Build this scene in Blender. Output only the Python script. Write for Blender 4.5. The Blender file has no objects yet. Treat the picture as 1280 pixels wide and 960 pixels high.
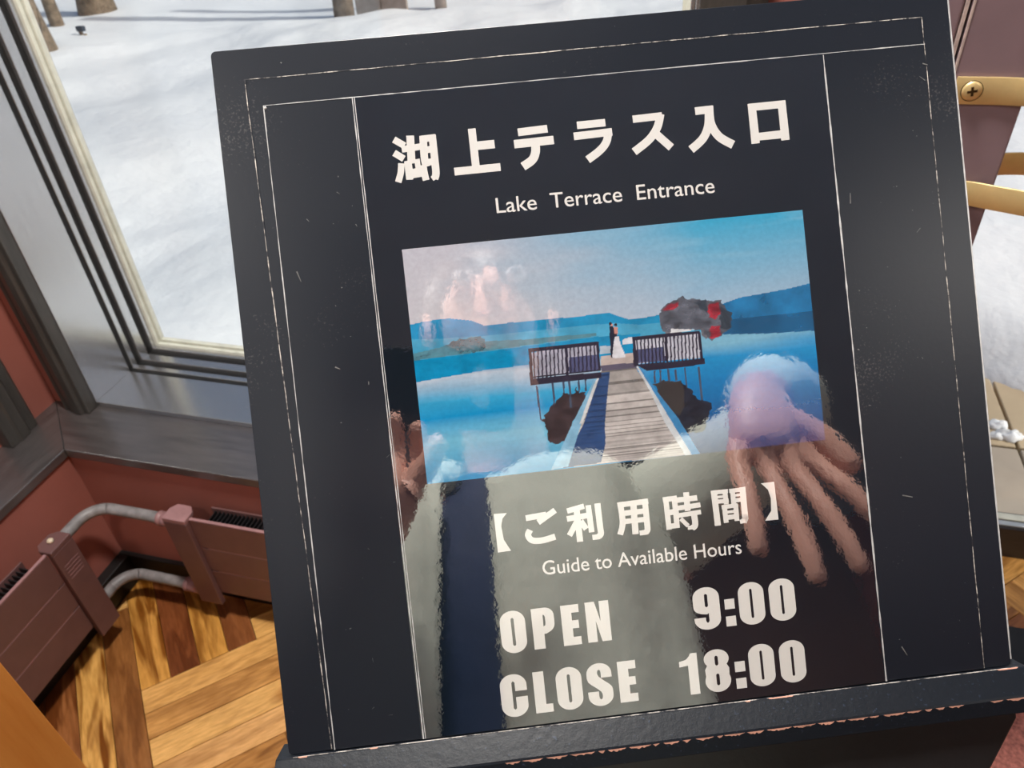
import bpy, math, random
import numpy as np
from mathutils import Vector, Matrix
from mathutils.geometry import tessellate_polygon

SC = bpy.context.scene
COL = SC.collection
random.seed(7)

# ------------------------------------------------------------------ camera
R_ = Vector((0.96574588, 0.25369615, -0.05452677))
U_ = Vector((-0.11214651, 0.59755153, 0.7939492))
F_ = Vector((-0.23400441, 0.76063818, -0.60553406))
CAM = Vector((0, 0, 1.45))
cd = bpy.data.cameras.new('camera'); cam = bpy.data.objects.new('camera', cd); COL.objects.link(cam)
m = Matrix((R_, U_, -F_)).transposed().to_4x4(); m.translation = CAM
cam.matrix_world = m
cd.sensor_width = 36; cd.lens = 935.76 / 1280 * 36; cd.clip_start = 0.005; cd.clip_end = 200
cd.dof.use_dof = True; cd.dof.focus_distance = 0.34; cd.dof.aperture_fstop = 26
SC.camera = cam

# ------------------------------------------------------------------ world, sun, exposure
w = bpy.data.worlds.new('world'); SC.world = w; w.use_nodes = True
nt = w.node_tree; bg = nt.nodes['Background']
sky = nt.nodes.new('ShaderNodeTexSky'); sky.sky_type = 'NISHITA'; sky.sun_disc = False
sky.sun_elevation = math.radians(32); sky.sun_rotation = math.radians(100); sky.air_density = 1.0; sky.dust_density = 4.0
nt.links.new(sky.outputs[0], bg.inputs[0]); bg.inputs[1].default_value = 0.12
ld = bpy.data.lights.new('sun', 'SUN'); ld.energy = 3.0; ld.angle = math.radians(1.5); ld.color = (1, .95, .87)
sun = bpy.data.objects.new('sun', ld); COL.objects.link(sun)
sun.rotation_euler = Vector((0.93, 0.03, 0.72)).to_track_quat('Z', 'Y').to_euler()
vs = SC.view_settings
SC.display_settings.display_device = 'sRGB'
vs.view_transform = 'Standard'; vs.look = 'None'; vs.gamma = 1; vs.use_curve_mapping = False
vs.exposure = 0.0

# ------------------------------------------------------------------ helpers
def srgb(r, g, b):
    f = lambda c: (c/255/12.92) if c/255 <= .04045 else ((c/255+.055)/1.055)**2.4
    return (f(r), f(g), f(b), 1)

class Nodes:
    def __init__(s, mat):
        s.t = mat.node_tree; s.n = s.t.nodes; s.b = s.n['Principled BSDF']
    def add(s, typ, **k):
        n = s.n.new(typ)
        for a, v in k.items(): setattr(n, a, v)
        return n
    def link(s, a, b): s.t.links.new(a, b)
    def noise(s, scale, detail=4, rough=.5, vec=None, stretch=None, coord='Object'):
        tc = s.add('ShaderNodeTexCoord'); mp = s.add('ShaderNodeMapping')
        if stretch: mp.inputs['Scale'].default_value = stretch
        s.link(tc.outputs[coord], mp.inputs[0])
        n = s.add('ShaderNodeTexNoise'); n.inputs['Scale'].default_value = scale
        n.inputs['Detail'].default_value = detail; n.inputs['Roughness'].default_value = rough
        s.link(mp.outputs[0], n.inputs[0]); return n
    def ramp(s, fac, stops):
        r = s.add('ShaderNodeValToRGB'); e = r.color_ramp.elements
        while len(e) < len(stops): e.new(.5)
        for i, (p, c) in enumerate(stops): e[i].position = p; e[i].color = c
        s.link(fac, r.inputs[0]); return r
    def bump(s, h, strength, dist):
        b = s.add('ShaderNodeBump'); b.inputs['Strength'].default_value = strength; b.inputs['Distance'].default_value = dist
        s.link(h, b.inputs['Height']); s.link(b.outputs[0], s.b.inputs['Normal']); return b

def mat(name, col, rough=.5, metal=0, ior=1.5, spec=None, noise=None, bump=None, coat=0):
    """noise=(scale, low, high) multiplies the colour; bump=(scale, strength, distance)."""
    M = bpy.data.materials.new(name); M.use_nodes = True; N = Nodes(M); b = N.b
    b.inputs['Base Color'].default_value = col; b.inputs['Roughness'].default_value = rough
    b.inputs['Metallic'].default_value = metal; b.inputs['IOR'].default_value = ior
    b.inputs['Coat Weight'].default_value = coat
    if noise:
        n = N.noise(noise[0], 5, .6)
        lo = tuple(c*noise[1] for c in col[:3])+(1,); hi = tuple(min(1, c*noise[2]) for c in col[:3])+(1,)
        r = N.ramp(n.outputs['Fac'], [(.3, lo), (.7, hi)]); N.link(r.outputs[0], b.inputs['Base Color'])
    if bump:
        n2 = N.noise(bump[0], 4, .55); N.bump(n2.outputs['Fac'], bump[1], bump[2])
    return M

class MB:
    def __init__(s): s.v = []; s.f = []
    def add(s, vs_, fs):
        o = len(s.v); s.v += [tuple(v) for v in vs_]; s.f += [tuple(i+o for i in f) for f in fs]; return s
    def box(s, a, b, M=None):
        x0, y0, z0 = a; x1, y1, z1 = b
        vs_ = [Vector(p) for p in ((x0,y0,z0),(x1,y0,z0),(x1,y1,z0),(x0,y1,z0),(x0,y0,z1),(x1,y0,z1),(x1,y1,z1),(x0,y1,z1))]
        if M: vs_ = [M @ v for v in vs_]
        return s.add(vs_, [(3,2,1,0),(4,5,6,7),(0,1,5,4),(1,2,6,5),(2,3,7,6),(3,0,4,7)])
    def prism(s, pts, h0, h1, fn=None):
        """closed outline (2-D, counter-clockwise) extruded between h0 and h1; fn maps (x, y, h) to 3-D"""
        fn = fn or (lambda x, y, h: (x, y, h))
        n = len(pts); o = len(s.v)
        s.v += [tuple(fn(x, y, h0)) for x, y in pts] + [tuple(fn(x, y, h1)) for x, y in pts]
        tris = tessellate_polygon([[Vector((x, y, 0)) for x, y in pts]])
        s.f += [(o+a, o+b, o+c) for a, b, c in tris] + [(o+n+a, o+n+b, o+n+c) for a, b, c in tris]
        s.f += [(o+i, o+(i+1) % n, o+n+(i+1) % n, o+n+i) for i in range(n)]
        return s
    def tube(s, pts, r, seg=12, cap=True):
        pts = [Vector(p) for p in pts]; rs = r if isinstance(r, (list, tuple)) else [r]*len(pts)
        o = len(s.v); prev = None
        for i, p in enumerate(pts):
            t = (pts[min(i+1, len(pts)-1)] - pts[max(i-1, 0)]).normalized()
            if prev is None: a = t.orthogonal().normalized()
            else: a = (prev - t*prev.dot(t)).normalized()
            prev = a; b = t.cross(a)
            for k in range(seg):
                an = 2*math.pi*k/seg; s.v.append(tuple(p + (a*math.cos(an)+b*math.sin(an))*rs[i]))
        for i in range(len(pts)-1):
            for k in range(seg):
                q = (k+1) % seg; s.f.append((o+i*seg+k, o+i*seg+q, o+(i+1)*seg+q, o+(i+1)*seg+k))
        if cap:
            s.f.append(tuple(o+k for k in reversed(range(seg)))); s.f.append(tuple(o+(len(pts)-1)*seg+k for k in range(seg)))
        return s
    def lathe(s, prof, M, seg=24):
        """prof = [(radius, height)] around the local Z of matrix M"""
        o = len(s.v)
        for r, h in prof:
            for k in range(seg):
                an = 2*math.pi*k/seg; s.v.append(tuple(M @ Vector((r*math.cos(an), r*math.sin(an), h))))
        for i in range(len(prof)-1):
            for k in range(seg):
                q = (k+1) % seg; s.f.append((o+i*seg+k, o+i*seg+q, o+(i+1)*seg+q, o+(i+1)*seg+k))
        s.f.append(tuple(o+k for k in reversed(range(seg)))); s.f.append(tuple(o+(len(prof)-1)*seg+k for k in range(seg)))
        return s
    def mesh(s, name, mt, smooth=False, recalc=True):
        me = bpy.data.meshes.new(name); me.from_pydata(s.v, [], s.f)
        if recalc:
            import bmesh
            bm = bmesh.new(); bm.from_mesh(me); bmesh.ops.recalc_face_normals(bm, faces=bm.faces); bm.to_mesh(me); bm.free()
        me.materials.append(mt)
        if smooth:
            for p in me.polygons: p.use_smooth = True
        return me
    def build(s, name, mt, parent=None, bevel=0, smooth=False, world=True, recalc=True, seg=2):
        """links the shape as ONE object; with a parent, the coordinates are the world's and the object is placed relative to it"""
        o = bpy.data.objects.new(name, s.mesh(name, mt, smooth, recalc)); COL.objects.link(o)
        if bevel:
            b = o.modifiers.new('bevel', 'BEVEL'); b.width = bevel; b.segments = seg; b.limit_method = 'ANGLE'; b.angle_limit = math.radians(40)
        if parent: adopt(o, parent)
        return o

WM = {}
def adopt(o, parent, W=None):
    o.parent = parent
    o.matrix_local = WM.get(parent.name, Matrix.Identity(4)).inverted() @ (W or Matrix.Identity(4))
    WM[o.name] = W or Matrix.Identity(4)
def tag(o, label=None, cat=None, group=None, kind=None):
    if label: o['label'] = label
    if cat: o['category'] = cat
    if group: o['group'] = group
    if kind: o['kind'] = kind
    return o
def empty(name, loc, label=None, cat=None, group=None, rz=0):
    o = bpy.data.objects.new(name, None); COL.objects.link(o); o.location = loc; o.rotation_euler.z = rz; o.empty_display_size = .1
    WM[o.name] = Matrix.Translation(loc) @ Matrix.Rotation(rz, 4, 'Z')
    return tag(o, label, cat, group)
def spline(pts, n=6):
    P = [Vector(p) for p in pts]; out = []
    for i in range(len(P)-1):
        p0 = P[max(i-1, 0)]; p1 = P[i]; p2 = P[i+1]; p3 = P[min(i+2, len(P)-1)]
        for k in range(n):
            t = k/n; out.append(.5*((2*p1)+(p2-p0)*t+(2*p0-5*p1+4*p2-p3)*t*t+(3*p1-p0-3*p2+p3)*t**3))
    out.append(P[-1]); return out

# ------------------------------------------------------------------ materials
def wood_dark(name, col, rough, stretch=(1, 1, 1), lo=.7, hi=1.5, ior=1.5):
    M = mat(name, col, rough, ior=ior); N = Nodes(M)
    n = N.noise(14, 6, .65, stretch=stretch)
    r = N.ramp(n.outputs['Fac'], [(.3, tuple(c*lo for c in col[:3])+(1,)), (.7, tuple(c*hi for c in col[:3])+(1,))])
    N.link(r.outputs[0], N.b.inputs['Base Color'])
    n2 = N.noise(60, 3, .6, stretch=stretch); N.bump(n2.outputs['Fac'], .25, .0006)
    return M
M_FRAME = wood_dark('bronze_window_frame', (.53, .53, .54, 1), .24, (6, 6, .6), .97, 1.03)
[n for n in M_FRAME.node_tree.nodes if n.type == 'BUMP'][0].inputs['Strength'].default_value = .06
M_FRAME.node_tree.nodes['Principled BSDF'].inputs['Metallic'].default_value = .9
M_TERR = wood_dark('black_door_frame', (.020, .016, .015, 1), .4, (1, 5, 5))
M_SILL = wood_dark('dark_sill_wood', (.05, .043, .042, 1), .30, (.7, 5, 5), ior=2.3)
M_SILLB = wood_dark('dark_sill_wood_side', (.05, .043, .042, 1), .30, (5, .7, 5), ior=2.3)
M_CASING = wood_dark('dark_casing_wood', (.040, .036, .032, 1), .4, (6, 6, .6))
M_WALL = mat('red_brown_wall_paint', srgb(150, 88, 76), .7, noise=(3, .82, 1.12), bump=(180, .25, .0006))
M_GASKET = mat('black_gasket', (.004, .004, .004, 1), .6, noise=(20, .7, 1.3))
M_BEAD = mat('pale_glazing_bead', (.62, .63, .54, 1), .25, noise=(30, .85, 1.1))
M_BASE = mat('black_baseboard', (.006, .005, .005, 1), .5, noise=(15, .6, 1.5))
M_CEIL = mat('pale_grey_ceiling', (.28, .37, .50, 1), .85, noise=(2, .9, 1.05))
M_RAD = mat('mauve_brown_enamel', srgb(102, 72, 70), .38, noise=(25, .9, 1.08), bump=(300, .15, .0003))
M_RADD = mat('dark_radiator_core', (.006, .006, .007, 1), .45, noise=(40, .6, 1.6))
M_PIPE = mat('grey_painted_pipe', (.22, .21, .21, 1), .45, noise=(35, .6, 1.35), bump=(90, .4, .001))
M_PIPE2 = mat('pink_pipe_collar', srgb(150, 112, 112), .45, noise=(35, .8, 1.1))
M_KNOB = mat('cream_bleed_screw', srgb(205, 190, 165), .35, noise=(60, .85, 1.1))
M_POST = mat('mauve_brown_post_paint', srgb(130, 108, 114), .6, noise=(12, .9, 1.08), bump=(160, .2, .0005))
M_EDGEL = mat('worn_light_edge', srgb(200, 180, 172), .6, noise=(120, .6, 1.1))
M_BRASS = mat('brushed_brass', srgb(238, 210, 150), .38, .6, noise=(22, .85, 1.1), bump=(200, .1, .0003))
M_BRASSD = mat('screw_recess', srgb(70, 48, 22), .5, .6, noise=(90, .7, 1.2))
M_SNOW = mat('snow', (.80, .83, .87, 1), .7, noise=(1.3, .95, 1.04), bump=(9, .35, .03))
M_BARK = mat('tree_bark', srgb(112, 98, 84), .9, noise=(16, .45, 1.45), bump=(30, .8, .02))
M_PALEWOOD = mat('weathered_pale_timber', srgb(150, 142, 138), .85, noise=(12, .7, 1.15), bump=(40, .4, .004))
M_PAVE = mat('sandy_paving', srgb(186, 168, 140), .8, noise=(6, .88, 1.08), bump=(140, .3, .001))
M_PAVE2 = mat('greyer_paving', srgb(168, 156, 142), .8, noise=(6, .88, 1.08), bump=(140, .3, .001))
M_JOINT = mat('paving_joint_sand', srgb(92, 82, 70), .95, noise=(40, .7, 1.2))
M_ALU = mat('pale_aluminium_track', (.62, .64, .62, 1), .3, .6, noise=(30, .9, 1.05))
M_MAT = mat('brick_pink_mat_pile', srgb(172, 106, 94), .95, noise=(130, .45, 1.4), bump=(220, 1, .004))
M_RUBBER = mat('black_rubber_border', (.008, .008, .008, 1), .55, noise=(40, .7, 1.4))

# floor planks: the object's own colour, darkened by heartwood streaks, grain and knots
def plank_mat():
    M = bpy.data.materials.new('acacia_plank'); M.use_nodes = True; N = Nodes(M)
    oi = N.add('ShaderNodeObjectInfo'); tc = N.add('ShaderNodeTexCoord')
    off = N.add('ShaderNodeVectorMath', operation='MULTIPLY_ADD'); N.link(oi.outputs['Random'], off.inputs[0])
    off.inputs[1].default_value = (37, 53, 11); N.link(tc.outputs['Object'], off.inputs[2])
    mp = N.add('ShaderNodeMapping'); mp.inputs['Scale'].default_value = (.16, 1, 1); N.link(off.outputs[0], mp.inputs[0])
    n1 = N.add('ShaderNodeTexNoise'); n1.inputs['Scale'].default_value = 34; n1.inputs['Detail'].default_value = 2; n1.inputs['Distortion'].default_value = .9
    N.link(mp.outputs[0], n1.inputs[0])
    n2 = N.add('ShaderNodeTexNoise'); n2.inputs['Scale'].default_value = 210; n2.inputs['Detail'].default_value = 5; N.link(mp.outputs[0], n2.inputs[0])
    r1 = N.ramp(n1.outputs['Fac'], [(.44, (1, 1, 1, 1)), (.60, (.26, .15, .09, 1))])
    r2 = N.ramp(n2.outputs['Fac'], [(.3, (.74, .68, .60, 1)), (.65, (1.0, 1.0, 1.0, 1))])
    m1 = N.add('ShaderNodeMix', data_type='RGBA', blend_type='MULTIPLY'); N.link(oi.outputs['Alpha'], m1.inputs[0])
    N.link(oi.outputs['Color'], m1.inputs[6]); N.link(r1.outputs[0], m1.inputs[7])
    m2 = N.add('ShaderNodeMix', data_type='RGBA', blend_type='MULTIPLY'); m2.inputs[0].default_value = 1
    N.link(m1.outputs[2], m2.inputs[6]); N.link(r2.outputs[0], m2.inputs[7])
    # knots
    mk = N.add('ShaderNodeMapping'); mk.inputs['Scale'].default_value = (.55, 1, 1); N.link(off.outputs[0], mk.inputs[0])
    vo = N.add('ShaderNodeTexVoronoi'); vo.inputs['Scale'].default_value = 7; N.link(mk.outputs[0], vo.inputs[0])
    rk = N.ramp(vo.outputs['Distance'], [(.0, (.06, .04, .03, 1)), (.07, (.16, .09, .06, 1)), (.10, (.55, .42, .34, 1)), (.19, (1, 1, 1, 1))])
    m3 = N.add('ShaderNodeMix', data_type='RGBA', blend_type='MULTIPLY'); m3.inputs[0].default_value = 1
    N.link(m2.outputs[2], m3.inputs[6]); N.link(rk.outputs[0], m3.inputs[7])
    hs = N.add('ShaderNodeHueSaturation'); hs.inputs['Value'].default_value = 1.35; hs.inputs['Saturation'].default_value = 1.05; N.link(m3.outputs[2], hs.inputs['Color']); N.link(hs.outputs[0], N.b.inputs['Base Color']); N.b.inputs['Roughness'].default_value = .3; N.b.inputs['IOR'].default_value = 1.5
    N.bump(n2.outputs['Fac'], .15, .0004)
    return M
M_PLANK = plank_mat()

# glass: clear with a fresnel sheen
def glass_mat():
    M = bpy.data.materials.new('window_glass'); M.use_nodes = True; t = M.node_tree; t.nodes.clear()
    out = t.nodes.new('ShaderNodeOutputMaterial'); mx = t.nodes.new('ShaderNodeMixShader'); tr = t.nodes.new('ShaderNodeBsdfTransparent')
    tr.inputs[0].default_value = (.985, .993, .99, 1)
    gl = t.nodes.new('ShaderNodeBsdfGlossy'); gl.inputs['Roughness'].default_value = .01
    lw = t.nodes.new('ShaderNodeLayerWeight'); lw.inputs[0].default_value = .5
    pw = t.nodes.new('ShaderNodeMath'); pw.operation = 'POWER'; pw.inputs[1].default_value = 5
    ma = t.nodes.new('ShaderNodeMath'); ma.operation = 'MULTIPLY_ADD'; ma.inputs[1].default_value = .97; ma.inputs[2].default_value = .025
    t.links.new(lw.outputs['Facing'], pw.inputs[0]); t.links.new(pw.outputs[0], ma.inputs[0]); t.links.new(ma.outputs[0], mx.inputs[0])
    t.links.new(tr.outputs[0], mx.inputs[1]); t.links.new(gl.outputs[0], mx.inputs[2]); t.links.new(mx.outputs[0], out.inputs[0])
    return M
M_GLASS = glass_mat()

# ------------------------------------------------------------------ the room shell
def struct(name, mb, m, bevel=0, parent=None, **k):
    o = mb.build(name, m, parent, bevel, **k)
    if not parent: o['kind'] = 'structure'
    return o
XW, YW = -1.291, 0.898          # faces of the low walls
ZS = 0.42                       # sill height
XU, YU = -1.432, 1.036          # faces of the wall above the sill
RX, RY, ZC = 3.0, -2.6, 2.7     # far right wall, rear wall, ceiling
XE = 0.14                       # where the window wall turns back to the terrace door
YD = 1.46                       # plane of the terrace door

fl = struct('floor', MB().box((XU-.3, RY-.2, -.12), (RX+.2, YD+.07, -.014)), M_JOINT)
struct('ceiling', MB().box((XU-.3, RY-.2, ZC), (RX+.2, YD+.1, ZC+.15)), M_CEIL)
wl = MB().box((XU-.3, RY, -.012), (XW, YW+.3, ZS-.022))                    # below the side sill
wl.box((XU-.3, .855, ZS-.022), (XU, YU+.25, ZC)).box((XU-.3, -1.45, 2.25), (XU, .855, ZC)).box((XU-.3, RY, ZS-.022), (XU, -1.45, ZC))
struct('wall_left', wl, M_WALL)
wb = MB().box((XW+.001, YW, -.012), (XE, YU+.25, ZS-.022))                 # below the window sill
wb.box((XU, YU, ZS-.022), (-1.345, YU+.25, ZC)).box((-1.345, YU, 2.25), (-.02, YU+.25, ZC)).box((-.02, YU, ZS-.022), (XE, YU+.25, ZC))
wb.box((XE-.12, YU+.25, -.012), (XE, YD+.06, ZC))
struct('wall_back', wb, M_WALL)
struct('wall_right', MB().box((RX, RY, -.012), (RX+.2, YD+.07, ZC)), M_WALL)
struct('wall_rear', MB().box((XU, RY-.2, -.012), (RX, RY, ZC)), mat('dim_brown_rear_wall', srgb(112, 80, 66), .8, noise=(2, .85, 1.1)))
bb = MB().box((XW, YW-.012, 0), (XE, YW, .088)); struct('baseboard_back', bb, M_BASE, .002)
bb = MB().box((XW, RY, 0), (XW+.028, YW-.013, .088)); struct('baseboard_left', bb, M_BASE, .002)

# sills (mitred at the corner), with a raised second step under the window
ov = .006
s1 = MB().prism([(XW+ov, YW-ov), (XE, YW-ov), (XE, YU+.03), (XU, YU+.03), (XU, YU)], ZS-.022, ZS)
struct('trim_1', s1, M_SILL, .002)
s2 = MB().prism([(XW+ov-.0012, YW-ov+.0008), (XU-.0012, YU+.0008), (XU-.05, YU), (XU-.05, RY), (XW+ov, RY)], ZS-.022, ZS)
struct('trim_2', s2, M_SILLB, .002)
tag(bpy.data.objects['trim_1'], 'dark wooden window sill along the back wall'); tag(bpy.data.objects['trim_2'], 'dark wooden window sill along the left wall')

# back window: stepped reveals of timber, gaskets, pale bead and glass; each frame step is its own ring
def ring(x0, x1, z0, z1, t, y0, y1):
    """four-sided frame, inner opening x0..x1, z0..z1, thickness t outwards"""
    mb = MB()
    mb.box((x0-t, y0, z0-t), (x1+t, y1, z0)).box((x0-t, y0, z1), (x1+t, y1, z1+t)).box((x0-t, y0, z0), (x0, y1, z1)).box((x1, y0, z0), (x1+t, y1, z1))
    return mb
win = empty('window_1', (-.7, YU, ZS)); win['kind'] = 'structure'
wx0, wx1, wz0, wz1 = -1.313, -.045, .433, 2.2
ring(wx0, wx1, wz0, wz1, .013, YU-.0, 1.156).build('window_lining', M_FRAME, win, .0012)
def step(name, inset, y0, y1, m, t=.02, bev=.001):
    return ring(wx0+inset, wx1-inset, wz0+inset, wz1-inset, t, y0, y1).build(name, m, win, bev)
step('gasket', .000, 1.156, 1.166, M_GASKET, .012, 0)
step('inner_stop', .004, 1.166, 1.180, M_FRAME)
step('gasket', .0045, 1.180, 1.192, M_GASKET, .012, 0)
step('sash_frame', .012, 1.192, 1.216, M_FRAME)
step('gasket', .0135, 1.216, 1.228, M_GASKET, .016, 0)
step('outer_sash', .021, 1.228, 1.240, M_FRAME)
step('glazing_bead', .028, 1.240, 1.249, M_BEAD)
step('glazing_bead', .034, 1.2505, 1.262, M_BEAD)
MB().box((wx0+.02, 1.262, wz0+.02), (wx1-.02, 1.268, wz1-.02)).build('glass_pane', M_GLASS, win)
MB().box((wx0+.02, 1.276, wz0+.02), (wx1-.02, 1.282, wz1-.02)).build('glass_pane', M_GLASS, win)
step('outer_frame', -.014, 1.283, 1.31, M_FRAME)
# moulded casings standing on the sill
def casing(nm, pts, z0, z1, lab):
    o = struct(nm, MB().prism(pts, z0, z1), M_CASING, .0015); tag(o, lab)
casing('trim_3', [(-1.388, YU), (-1.388, 1.018), (-1.384, 1.011), (-1.368, 1.011), (-1.364, 1.006), (-1.345, 1.000), (-1.330, 1.000), (-1.327, 1.007), (-1.3145, 1.007), (-1.3145, YU)], ZS+.0005, 2.3, 'dark moulded casing on the left side of the back window')
casing('trim_4', [(XU, .958), (-1.415, .958), (-1.408, .950), (-1.408, .930), (-1.402, .925), (-1.399, .900), (-1.402, .895), (-1.402, .872), (XU, .872)], ZS+.0005, 2.3, 'dark moulded casing of the left wall window')
casing('trim_5', [(-.044, 1.007), (-.044, YU), (.035, YU), (.035, 1.018), (.01, 1.006)], ZS+.0005, 2.3, 'dark moulded casing on the right side of the back window')
# left wall window (beyond the frame's left edge; it lights the corner)
w2 = empty('window_2', (XU-.05, -.3, ZS)); w2['kind'] = 'structure'
f = MB(); y0, y1, z0, z1 = -1.45, .855, ZS+.0, 2.25
for a, b in (((y0, z0), (y0+.05, z1)), ((y1-.03, z0), (y1, z1)), ((y0+.05, z0), (y1-.03, z0+.04)), ((y0+.05, z1-.05), (y1-.03, z1)), ((-.33, z0+.04), (-.27, z1-.05))):
    f.box((XU-.2, a[0], a[1]), (XU-.055, b[0], b[1]))
f.build('window_frame', M_FRAME, w2, .002)
MB().box((XU-.15, y0+.02, z0+.02), (XU-.144, -.3, z1-.02)).build('glass_pane', M_GLASS, w2)
MB().box((XU-.15, -.3, z0+.02), (XU-.144, y1-.01, z1-.02)).build('glass_pane', M_GLASS, w2)

# terrace door wall at the right: dark bottom rail, pale track, tall glass
dr = empty('window_3', (1.5, YD, 0)); dr['kind'] = 'structure'
f = MB().box((XE, 1.39, -.012), (RX, 1.444, .090)); f.box((XE, 1.42, 2.3), (RX, 1.5, ZC)); f.box((1.55, 1.42, .08), (1.63, 1.5, 2.3)); f.box((RX-.08, 1.42, .08), (RX, 1.5, 2.3))
f.build('window_frame', M_TERR, dr, .002)
MB().box((XE, 1.398, .0902), (RX, 1.412, .094)).build('track_rail', M_ALU, dr, .001)
MB().box((XE, 1.417, .0902), (RX, 1.436, .095)).build('track_rail', M_BEAD, dr, .001)
MB().box((XE, 1.438, .0902), (1.55, 1.444, 2.3)).build('glass_pane', M_GLASS, dr)
MB().box((1.63, 1.438, .0902), (RX-.08, 1.444, 2.3)).build('glass_pane', M_GLASS, dr)

# ------------------------------------------------------------------ floor planks, four-plank herringbone
O = Vector((-1.069, .625)); TH = .75633; E = Vector((math.cos(TH), math.sin(TH))); A = Vector((-E.y, E.x))
PW, PL = .062, .248
Lp, Wp, g = PL*2, PW, .0007
pm = MB()
hx, hy, bz = Lp/2-g, Wp/2-g, .0008
pm.add([(-hx, -hy, -.014), (hx, -hy, -.014), (hx, hy, -.014), (-hx, hy, -.014), (-hx, -hy, -bz), (hx, -hy, -bz), (hx, hy, -bz), (-hx, hy, -bz),
        (-hx+bz, -hy+bz, 0), (hx-bz, -hy+bz, 0), (hx-bz, hy-bz, 0), (-hx+bz, hy-bz, 0)],
       [(0,1,5,4),(1,2,6,5),(2,3,7,6),(3,0,4,7),(4,5,9,8),(5,6,10,9),(6,7,11,10),(7,4,8,11),(8,9,10,11)])
pmesh = pm.mesh('plank', M_PLANK)
light = [(.62, .36, .135), (.56, .31, .11), (.66, .40, .16), (.60, .34, .13), (.50, .26, .09)]
midc = [(.38, .19, .065), (.32, .15, .05), (.45, .24, .08)]
dark = [(.20, .075, .028), (.25, .10, .035), (.17, .06, .022)]
special = {('A', -1): ((.24, .105, .038), .45), ('A', -2): ((.58, .33, .11), 1.0), ('A', -3): ((.27, .11, .045), .8), ('A', -4): ((.20, .08, .03), .7),
           ('U', 0): ((.52, .27, .08), .9), ('U', 1): ((.17, .058, .024), .6), ('U', 2): ((.50, .26, .075), .7), ('U', 3): ((.22, .085, .035), .4), ('U', 4): ((.30, .13, .05), .9),
           ('B', 0): ((.60, .345, .13), .35), ('B', 1): ((.50, .27, .10), .45), ('B', 2): ((.64, .385, .15), .3), ('B', 3): ((.60, .35, .15), .35)}
# block origins on the lattice (248, 248), (496, -496)
cells = []
def inroom(c):
    if c.x < XW-.02 or c.y < RY or c.x > RX or c.y > YD: return False
    if c.y > YW+.02 and c.x < XE: return False
    return True
for i in range(-30, 31):
    for j in range(-16, 17):
        oe, oa = PL*(i+2*j), PL*(i-2*j)
        for k in range(4):
            cA = (oe-PL+PW*(k+.5), oa, 1); cB = (oe+PL, oa-PL+PW*(k+.5), 0)
            for (e, a, up) in (cA, cB):
                c = O+E*e+A*a
                # keep a plank if any of it lies in the room
                d = (A if up else E)*(Lp/2)
                if not any(inroom(c+d*t) for t in (-1, -.5, 0, .5, 1)): continue
                key = None
                if up and (i, j) == (0, 0): key = ('A', k-4)
                elif up and (i, j) == (1, 0): key = ('U', k)
                elif up and (i, j) == (2, 0): key = ('U', k+4)
                elif not up and (i, j) == (0, 0): key = ('B', 3-k)
                cells.append((c, up, key))
def cdist(c): return min((c-Vector((-1.05, .65))).length, (c-Vector((.75, 1.25))).length)
cells.sort(key=lambda q: cdist(q[0]))
def clip(poly, nx, ny, d):
    out = []
    for i, p in enumerate(poly):
        q = poly[(i+1) % len(poly)]; a = p[0]*nx+p[1]*ny-d; b = q[0]*nx+q[1]*ny-d
        if a <= 0: out.append(p)
        if (a < 0) != (b < 0) and a != b:
            t = a/(a-b); out.append((p[0]+(q[0]-p[0])*t, p[1]+(q[1]-p[1])*t))
    return out
rest = MB(); n_part = 0
for idx, (c, up, key) in enumerate(cells):
    ang = TH + (math.pi/2 if up else 0)
    M = Matrix.Translation((c.x, c.y, 0)) @ Matrix.Rotation(ang, 4, 'Z')
    poly = [(v.x, v.y) for v in (M @ Vector(p) for p in ((-hx, -hy, 0), (hx, -hy, 0), (hx, hy, 0), (-hx, hy, 0)))]
    full = list(poly)
    for nx, ny, d in ((-1, 0, -XW-.001), (0, -1, -RY-.001), (1, 0, RX-.001), (0, 1, 1.389)):
        if poly: poly = clip(poly, nx, ny, d)
    if poly and max(p[1] for p in poly) > YW and min(p[0] for p in poly) < XE:
        p1 = clip(poly, 0, 1, YW-.001); p2 = clip(poly, -1, 0, -XE-.001)
        ar = lambda P: abs(sum(P[i][0]*P[(i+1) % len(P)][1]-P[(i+1) % len(P)][0]*P[i][1] for i in range(len(P)))) if len(P) > 2 else 0
        poly = p1 if ar(p1) >= ar(p2) else p2
    if len(poly) < 3: continue
    cut = len(poly) != 4 or any(abs(p[0]-q[0])+abs(p[1]-q[1]) > 1e-5 for p, q in zip(poly, full))
    if n_part < 130:
        n_part += 1
        if cut:
            Mi = M.inverted(); q2 = [Mi @ Vector((p[0], p[1], 0)) for p in poly]
            me = MB().prism([(p.x, p.y) for p in q2], -.014, 0).mesh('plank', M_PLANK)
        else: me = pmesh
        o = bpy.data.objects.new('plank', me); COL.objects.link(o); o.parent = fl
        o.location = (c.x, c.y, 0); o.rotation_euler.z = ang
        if key in special: rgb, al = special[key]
        else:
            q = random.random(); rgb = random.choice(light if q < .5 else midc if q < .75 else dark); al = random.uniform(.3, .9)
        o.color = (*rgb, al)
    elif cut: rest.prism(poly, -.014, 0)
    else: rest.add([M @ Vector(v) for v in pm.v], pm.f)
o = rest.build('plank_field', M_PLANK, fl); o['kind'] = 'stuff'; o.color = (.45, .25, .09, .7)

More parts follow.
